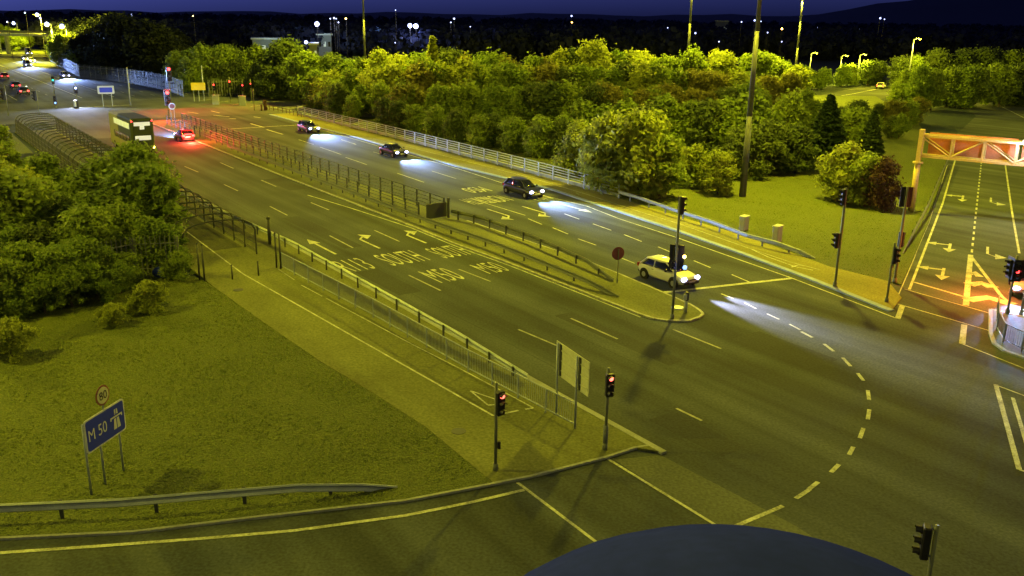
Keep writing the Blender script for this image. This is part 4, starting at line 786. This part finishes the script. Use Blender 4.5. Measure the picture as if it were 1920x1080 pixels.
# single readable ones
def T(kind, bx, by, ty, label, name='broadleaf_tree', cat='tree', sw=1.0, group=None, part='crown'):
    g = G(bx, by); return tree(kind, g.x, g.y, hgt(bx, by, bx, ty), label, group, name, cat, sw, part)
T('f0', 812, 205, 66, 'slender pointed tree standing above the thicket', 'conifer_tree', sw=1.5)
T('y0', 1112, 200, 74, 'round topped tree standing above the thicket behind its middle'); T('y1', 715, 200, 92, 'bright tree at the left end of the thicket skyline')
T('y2', 1140, 362, 208, 'bright bushy tree at the end of the parapet, leftmost of three', sw=1.1); T('y0', 1195, 372, 205, 'broad bushy tree at the end of the parapet, centre of three', sw=1.15); T('b4', 1235, 374, 250, 'low dark bushy tree by the crash barrier start', sw=1.2); T('y1', 1085, 330, 225, 'bright bushy tree touching the parapet, left of the others', sw=1.2)
T('y2', 1300, 352, 268, 'small bushy tree left of the thick mast', sw=1.3); T('y0', 1345, 366, 282, 'small bright tree with open foot beside the thick mast', sw=1.1); T('d1', 1390, 335, 235, 'dark shrub behind the thick mast', sw=1.3)
T('d0', 1440, 328, 225, 'dark round shrub right of the thick mast', sw=1.2); T('d2', 1490, 326, 232, 'second dark shrub right of the thick mast', sw=1.2); T('b2', 1470, 290, 170, 'tree behind the two dark shrubs on the bright lawn')
T('c0', 1545, 300, 176, 'dark conifer with layered branches at the edge of the lawn', 'conifer_tree', sw=1.9); T('c1', 1628, 305, 205, 'dark conifer left of the gantry top', 'conifer_tree', sw=1.5); T('b3', 1590, 295, 195, 'tree between the two dark conifers')
T('y2', 1585, 380, 262, 'bright spreading tree on the lawn left of the gantry', sw=1.2); T('b1', 1620, 388, 285, 'leafy front tree of the lawn clump left of the gantry', sw=1.0); T('p0', 1652, 394, 290, 'purple leaved shrub left of the gantry leg', 'purple_shrub', 'shrub', 1.0)
tree_row(1500, 1700, 8, [(1500, 245), (1700, 262)], [(1500, 165), (1560, 205), (1700, 215)], ['b0', 'b4', 'd0'], 'tree in the hollow below the far loop road', 'trees below the loop road')
tree_row(1440, 1660, 9, [(1440, 172), (1660, 158)], [(1440, 112), (1520, 128), (1660, 112)], ['b0', 'd0', 'b4'], 'tree above the far loop road', 'trees above the loop road', jy=2)
tree_row(1690, 1930, 11, [(1690, 205), (1930, 200)], [(1690, 128), (1930, 118)], ['b0', 'b1', 'd0', 'b4'], 'tree beyond the gantry at the right of the view', 'trees beyond the gantry')
tree_row(1680, 1940, 15, [(1680, 165), (1940, 162)], [(1680, 100), (1940, 92)], ['b0', 'b1', 'd0', 'd1'], 'back tree beyond the gantry', 'back trees beyond the gantry')
tree_row(1560, 1740, 8, [(1560, 238), (1740, 232)], [(1560, 196), (1740, 182)], ['d0', 'b0', 'o1', 'b3'], 'tree on the slope below the loop road', 'trees on the slope below the loop road', jt=.15)
# far left group
T('f0', 255, 128, 92, 'pale narrow cone-shaped tree beyond the far palisade fence', 'conifer_tree', sw=1.8); T('y1', 285, 136, 115, 'pale small tree right of the cone-shaped tree', sw=1.2)
tree_row(105, 175, 5, [(105, 122), (175, 132)], [(105, 62), (140, 66), (175, 88)], ['y0', 'y1', 'b0'], 'yellow lit tree beside the far street lamps', 'yellow lit far trees', jx=6)
tree_row(0, 60, 4, [(0, 92), (60, 96)], [(0, 46), (60, 62)], ['b0', 'b1'], 'green tree at the far left edge', 'far left green trees', jx=5)
tree_row(150, 340, 14, [(150, 128), (340, 160)], [(150, 70), (220, 28), (300, 40), (340, 84)], ['n0', 'n1'], 'dark tall tree behind the far palisade fence', 'dark trees behind the far fence', jx=8)
tree_row(110, 350, 14, [(110, 112), (350, 130)], [(110, 40), (240, 30), (350, 60)], ['n0', 'n1'], 'very dark distant tree left of the skyline', 'dark distant trees on the left', jx=8)
# left thicket beside the caged walkway
for (r0, r1, n_, bf, tf, kk, lab) in [
 (-80, 20, 4, [(-80, 300), (20, 285)], [(-80, 222), (20, 226)], ['b0', 'b1', 'd0'], 'tree at the back of the left thicket'),
 (-80, 120, 6, [(-80, 360), (120, 345)], [(-80, 240), (20, 262), (60, 292), (120, 305)], ['b0', 'b2', 'd1', 'b1'], 'tree in the upper part of the left thicket'),
 (-60, 210, 9, [(-60, 415), (210, 400)], [(-60, 285), (100, 312), (160, 312), (210, 290)], ['b0', 'b1', 'b2', 'y0'], 'tree in the middle of the left thicket'),
 (-60, 300, 10, [(-60, 480), (300, 450)], [(-60, 335), (200, 335), (300, 320)], ['b0', 'b1', 'b3', 'b4'], 'tree in the lower middle of the left thicket'),
 (-60, 320, 11, [(-60, 545), (320, 488)], [(-60, 415), (200, 400), (320, 392)], ['b0', 'b1', 'b3', 'b4', 'd0'], 'tree in the front part of the left thicket'),
 (-60, 245, 9, [(-60, 590), (245, 540)], [(-60, 470), (245, 462)], ['b0', 'b1', 'b3', 'b4'], 'small tree along the front of the left thicket')]:
    tree_row(r0, r1, n_, bf, tf, kk, lab, lab.replace('tree', 'trees'), jx=16, jy=15, sw=1.2, jty=40)
T('b1', 262, 415, 266, 'tallest tree of the left thicket, its top overlapping the bus', sw=1.15); T('b3', 300, 440, 305, 'tree of the left thicket leaning over the cage', sw=1.0)
for bx_, by_, ty_, k_, lb in [(30, 598, 525, 's1', 'low dark bush leftmost along the palisade fence'), (85, 590, 512, 's1', 'low dark bush second along the palisade fence'), (135, 578, 498, 's1', 'low dark bush third along the palisade fence'), (185, 566, 492, 's1', 'low dark bush fourth along the palisade fence'), (228, 552, 488, 's1', 'low dark bush nearest the bright bushes on the lawn'), (335, 528, 470, 's1', 'narrow bush beside the left entrance posts'),
                              (283, 588, 522, 's0', 'bright bush on the lawn, right of the small one'), (212, 614, 566, 's0', 'smallest bright bush on the lawn'), (25, 676, 592, 's0', 'large bright bush at the left edge of the lawn'), (250, 595, 560, 's0', 'low sparse bush between the two bright bushes')]:
    T(k_, bx_, by_, ty_, lb, 'bush', 'bush', 1.1 if 'sparse' not in lb else .8, part='foliage')
def inpoly(x, y, P):
    c = np.zeros(len(x), bool); n = len(P)
    for i in range(n):
        x1, y1, x2, y2 = P[i][0], P[i][1], P[(i+1) % n][0], P[(i+1) % n][1]
        if y1 == y2: continue
        c ^= ((y1 > y) != (y2 > y)) & (x < (x2-x1)*(y-y1)/(y2-y1)+x1)
    return c
def tufts(P, n, box, seed, hh=(.015, .05)):
    rg = np.random.default_rng(seed); x = rg.uniform(box[0], box[1], n); y = rg.uniform(box[2], box[3], n)
    keep = inpoly(x, y, P) & (np.sin(x*.9+np.sin(y*.7)*2)+np.sin(y*1.3+x*.4)+rg.normal(size=n)*1.2 > -.6); x, y = x[keep], y[keep]; n = len(x)
    V = []
    for k in range(3):
        a = rg.uniform(0, 6.28, n); h = rg.uniform(hh[0], hh[1], n); w_ = h*.55; dx, dy = np.cos(a), np.sin(a); lx, ly = rg.normal(size=n)*.05, rg.normal(size=n)*.05
        V.append(np.stack([np.stack([x-dx*w_, y-dy*w_, np.full(n, KZ-.02)], 1), np.stack([x+dx*w_, y+dy*w_, np.full(n, KZ-.02)], 1), np.stack([x+dx*w_*.3+lx, y+dy*w_*.3+ly, KZ+h], 1), np.stack([x-dx*w_*.3+lx, y-dy*w_*.3+ly, KZ+h*.9], 1)], 1).reshape(-1, 3))
    o = bpy.data.objects.new('grass_tufts', cloudmesh('grass_tufts', np.concatenate(V), 'tuft')); C.objects.link(o); return tag(o, 'rough grass tufts scattered over the mown lawn', 'grass', None, 'stuff')
PL = [(v[0], v[1]) for v in ([Vector((-42, 24, 0)), Vector((-22, 24.6, 0))] + [b+Vector((-.2, .35, 0)) for b in blk] + lawnedge[::-1] + [G(375, 523), Vector((-42, 50, 0))])]
PR = [(v[0], v[1]) for v in (foR[3:-1] + L([(1690, 535), (1742, 417), (1776, 300)]) + [Vector((30, 112, 0)), G(1060, 300)])]
tufts(PL, 60000, (-42, 0, 24, 56), 3); tufts(PR, 60000, (-2, 56, 54, 115), 4)
# ------------------------------------------------------------------ distance: woods, hills, lamps, buildings
def farwood(n, dist, xr, hh, seed, name='distant_wood', clear=None):
    rg = np.random.default_rng(seed); V = []
    for i in range(n):
        y = rg.uniform(*dist); x = rg.uniform(*xr)*y
        if clear and clear(x, y): continue
        h = rg.uniform(*hh); k = 150; d = rg.normal(size=(k, 3)); d /= np.linalg.norm(d, axis=1)[:, None]
        c = np.array([x, y, h*.5]) + d*np.array([h*.5, h*.5, h*.5])*(.6+.4*rg.random((k, 1))); nr = d + rg.normal(size=(k, 3))*.5; nr /= np.linalg.norm(nr, axis=1)[:, None]
        a = np.cross(nr, rg.normal(size=(k, 3))); a /= np.linalg.norm(a, axis=1)[:, None]; b = np.cross(nr, a); s = h*.10*(.6+rg.random((k, 1))); V.append(np.stack([c-a*s, c-b*s*.7, c+a*s, c+b*s*.7], 1).reshape(-1, 3))
    o = bpy.data.objects.new(name, cloudmesh(name, np.concatenate(V), 'leaff')); C.objects.link(o); return tag(o, 'dark wooded belt stretching to the skyline behind the thicket', 'wood', None, 'stuff')
def onroad(x, y):
    v = Vector((x, y, 0)); return 15 < v.dot(N) < 62 and y < 700
farwood(1300, (345, 560), (-.62, .62), (7, 13), 1, clear=lambda x, y: onroad(x, y) or (y < 380 and x > 60))
farwood(1500, (520, 1500), (-.62, .62), (8, 15), 2, clear=onroad)
# low hills at the skyline
def hill(pts, dist, label):
    mb = MB(); xs = np.linspace(pts[0][0], pts[-1][0], 60); top = [interp(x, pts) for x in xs]; vs = []
    for x, tz in zip(xs, top):
        tz += 3*math.sin(x*.013)+2*math.sin(x*.041)
        vs += [(x, dist-700, -5), (x, dist-200, tz*.7), (x, dist, max(tz, 0)), (x, dist+900, -10)]
    fs = [(4*i+j, 4*i+4+j, 4*i+5+j, 4*i+1+j) for i in range(59) for j in range(3)]; o = mb.add(vs, fs).build('hills', 'hillm', None, True); o['kind'] = 'structure'; return o
hill([(-2600, 10), (-1500, 14), (-600, 18), (0, 22), (500, 25), (900, 30), (1300, 95), (1800, 150), (2600, 190)], 2900, '')
FL = 'distant street lamps on the ridge'
RL = [(1371, 52, 9), (1375, 53, 9), (1379, 53, 9), (1384, 52, 9), (1403, 56, 9), (1419, 60, 9), (1439, 58, 9), (1449, 66, 9), (1455, 68, 9), (1460, 62, 8), (1486, 68, 9), (1516, 74, 9), (1527, 76, 10), (1547, 82, 9), (1564, 74, 9), (1575, 85, 9), (1605, 82, 10), (1600, 88, 9), (1645, 88, 10), (1636, 108, 9), (1622, 90, 9)]; RR = sorted(range(len(RL)), key=lambda k: RL[k][0])
for i, (x, y, h_) in enumerate(RL):
    g = G(x, y); street_lamp((g.x, g.y), h_, 'small street lamp of the distant ridge row, ' + nth(RR.index(i), len(RR)), FL, hs=.5+.2*(g.length/500), r=.05+.12*g.length/500, headm='lampY' if i % 4 else 'lampW', pm='galv', W=0)
for x, y, top, lb in [(1515, 158, 100, 'slim pale lamp post right of the thicket, first of three'), (1572, 160, 105, 'slim pale lamp post right of the thicket, middle of three'), (1606, 160, 103, 'slim pale lamp post right of the thicket, nearest the loop road')]:
    g = G(x, y); street_lamp((g.x, g.y), hgt(x, y, x, top), lb, 'lamp posts above the loop road', W=9000, r=.12, hs=.6)
g = G(1700, 172); street_lamp((g.x, g.y), 12, 'tall lamp post inside the far loop road', None, W=28000, r=.12)
for x, y, top, lb, W_ in [(105, 118, 46, 'bright lamp post beside the yellow lit trees, left one', 60000), (133, 122, 50, 'bright lamp post beside the yellow lit trees, right one', 45000), (85, 98, 28, 'far bright lamp above the oncoming vans', 60000), (3, 100, 42, 'far bright lamp at the left edge', 60000), (38, 92, 44, 'small blue white lamp near the left edge', 0)]:
    g = G(x, y); street_lamp((g.x, g.y), hgt(x, y, x, top), lb, 'lit lamps by the far left road', W=W_, headm='lampW', hs=2.2, r=.14, arm=-1.5)
g = G(198, 120); street_lamp((g.x, g.y), hgt(198, 120, 198, 70), 'unlit thin lamp post in front of the dark trees', None, headm='lampOff', r=.12); g = G(296, 135); street_lamp((g.x, g.y), hgt(296, 135, 294, 58), 'unlit lamp post with a left arm above the far fence', None, headm='lampOff', r=.14, arm=-2.2)
# far off bright lamps and lit windows
def farlamp(x, y, rad, m, lb, group=None, dist=None, W=0):
    by = max(y+30, 112); g = G(x, by); d = g.length; h = hgt(x, by, x, y); h = max(h, 3)
    t = thing('floodlight', lb, 'floodlight', (g.x, g.y, 0), 0, group); MB().bar((0, 0, 0), (0, 0, h), .10).build('pole', 'black', t); MB().sphere((0, -.5, h), rad*d/FPX, 10, 6).build('lamp', m, t)
    if W: light('flood', 'POINT', (0, -3, h-.5), WHITEB, W, t, .5)
farlamp(598, 45, 4.2, 'lampW', 'brightest single blue white floodlight left of the thin mast', W=5000); farlamp(770, 48, 4.0, 'lampW', 'left one of the close pair of blue white floodlights'); farlamp(781, 49, 4.5, 'lampW', 'right one of the close pair of blue white floodlights', W=6000)
farlamp(576, 79, 3.0, 'lampW', 'low blue white floodlight in front of a dark building', W=900)
TL = [(187, 35), (199, 51), (217, 99), (205, 72), (256, 28), (370, 30), (623, 35), (630, 34), (634, 35), (638, 42), (652, 35), (744, 19), (846, 42), (852, 35), (882, 50), (890, 64), (914, 72), (742, 80), (984, 84), (1069, 30), (1070, 42), (1384, 41), (1408, 38), (1420, 40), (1434, 61), (1460, 54), (1485, 82), (1462, 78), (1640, 34), (1648, 36), (1640, 71), (1625, 81), (1635, 83), (60, 24), (87, 34), (120, 50), (25, 41), (1300, 62), (1248, 52), (1345, 78)]; TR = sorted(range(len(TL)), key=lambda k: TL[k][0])
for k, (x, y) in enumerate(TL):
    farlamp(x, y, (1.1, 1.5, .9)[k % 3], 'lampW' if k % 5 else 'lampA', 'tiny distant lamp on the dark skyline, ' + nth(TR.index(k), len(TR)), 'tiny distant lamps')
def farbuild(x0, x1, y0, y1, lb, m='bldg', W=0, roof=True, win=4):
    by = y1+30; g = G((x0+x1)/2, by); d = g.length/FPX; wd = (x1-x0)*d; h = hgt((x0+x1)/2, by, (x0+x1)/2, y0); t = thing('low_building', lb, 'building', (g.x, g.y, 0), math.atan2(-g.x, g.y))
    MB().box((0, 6, h/2), (wd, 12, h)).build('wall', m, t); MB().box((0, 6, h+.25), (wd+1, 13, .5)).build('roof', 'roofm' if not roof else 'galv', t)
    for k in range(win): MB().box((-wd/2+wd*(k+.5)/win, -.03, h*.6), (wd/win*.5, .06, h*.22)).build('window', 'litwin' if k % 2 else 'glass', t)
    if W: light('wall_light', 'POINT', (wd*.1, -6, h+2), (.5, .8, 1), W, t, .4)
farbuild(478, 528, 74, 82, 'long pale lit building roof behind the dark wood', W=900); farbuild(556, 580, 62, 68, 'pale lit block left of the bright single floodlight', W=500); farbuild(598, 622, 66, 78, 'pale greenish lit building under the bright floodlight', W=900, win=3); farbuild(690, 722, 68, 76, 'low greenish lit building right of the thin mast', W=900, win=3); farbuild(582, 596, 84, 92, 'small grey building below the low floodlight', win=2)
farbuild(1340, 1362, 40, 48, 'pale gabled house on the ridge', win=2)
# footbridge beyond the far signals on the left
a, b = G(-30, 100), G(105, 103); d = b-a; t = thing('footbridge', 'pale grey bridge span crossing the far road behind the vans', 'bridge', a, math.atan2(d.y, d.x)); ln = d.length
MB().box((ln/2, 0, 7.0), (ln, 2.5, .9)).build('deck', 'galv', t)
for x in (1, ln*.35, ln-1): MB().box((x, 0, 3.3), (.9, 1.4, 6.6)).build('pier', 'conc', t)
MB().box((ln/2, -1.2, 8.0), (ln, .08, 1.0)).build('parapet', 'galvd', t)
# camera housing below the viewpoint
d = ray(1398, 1614).normalized(); c = Vector((0, 0, CAMZ)) + d*1.55; t = thing('camera_housing', 'dark blue grey dome of an equipment housing just below the viewpoint', 'camera housing', c, 0)
MB().sphere((0, 0, 0), .545, 48, 24, (1, 1, .78), z0=-.15).build('dome', 'house', t, True); MB().path([((.56)*math.cos(a_), .56*math.sin(a_), -.08) for a_ in np.linspace(0, 6.2832, 49)], .02, 8).build('rim', 'houser', t); MB().bar((0, 0, -.1), (0, -.9, -1.4), .06).build('bracket', 'galvd', t)
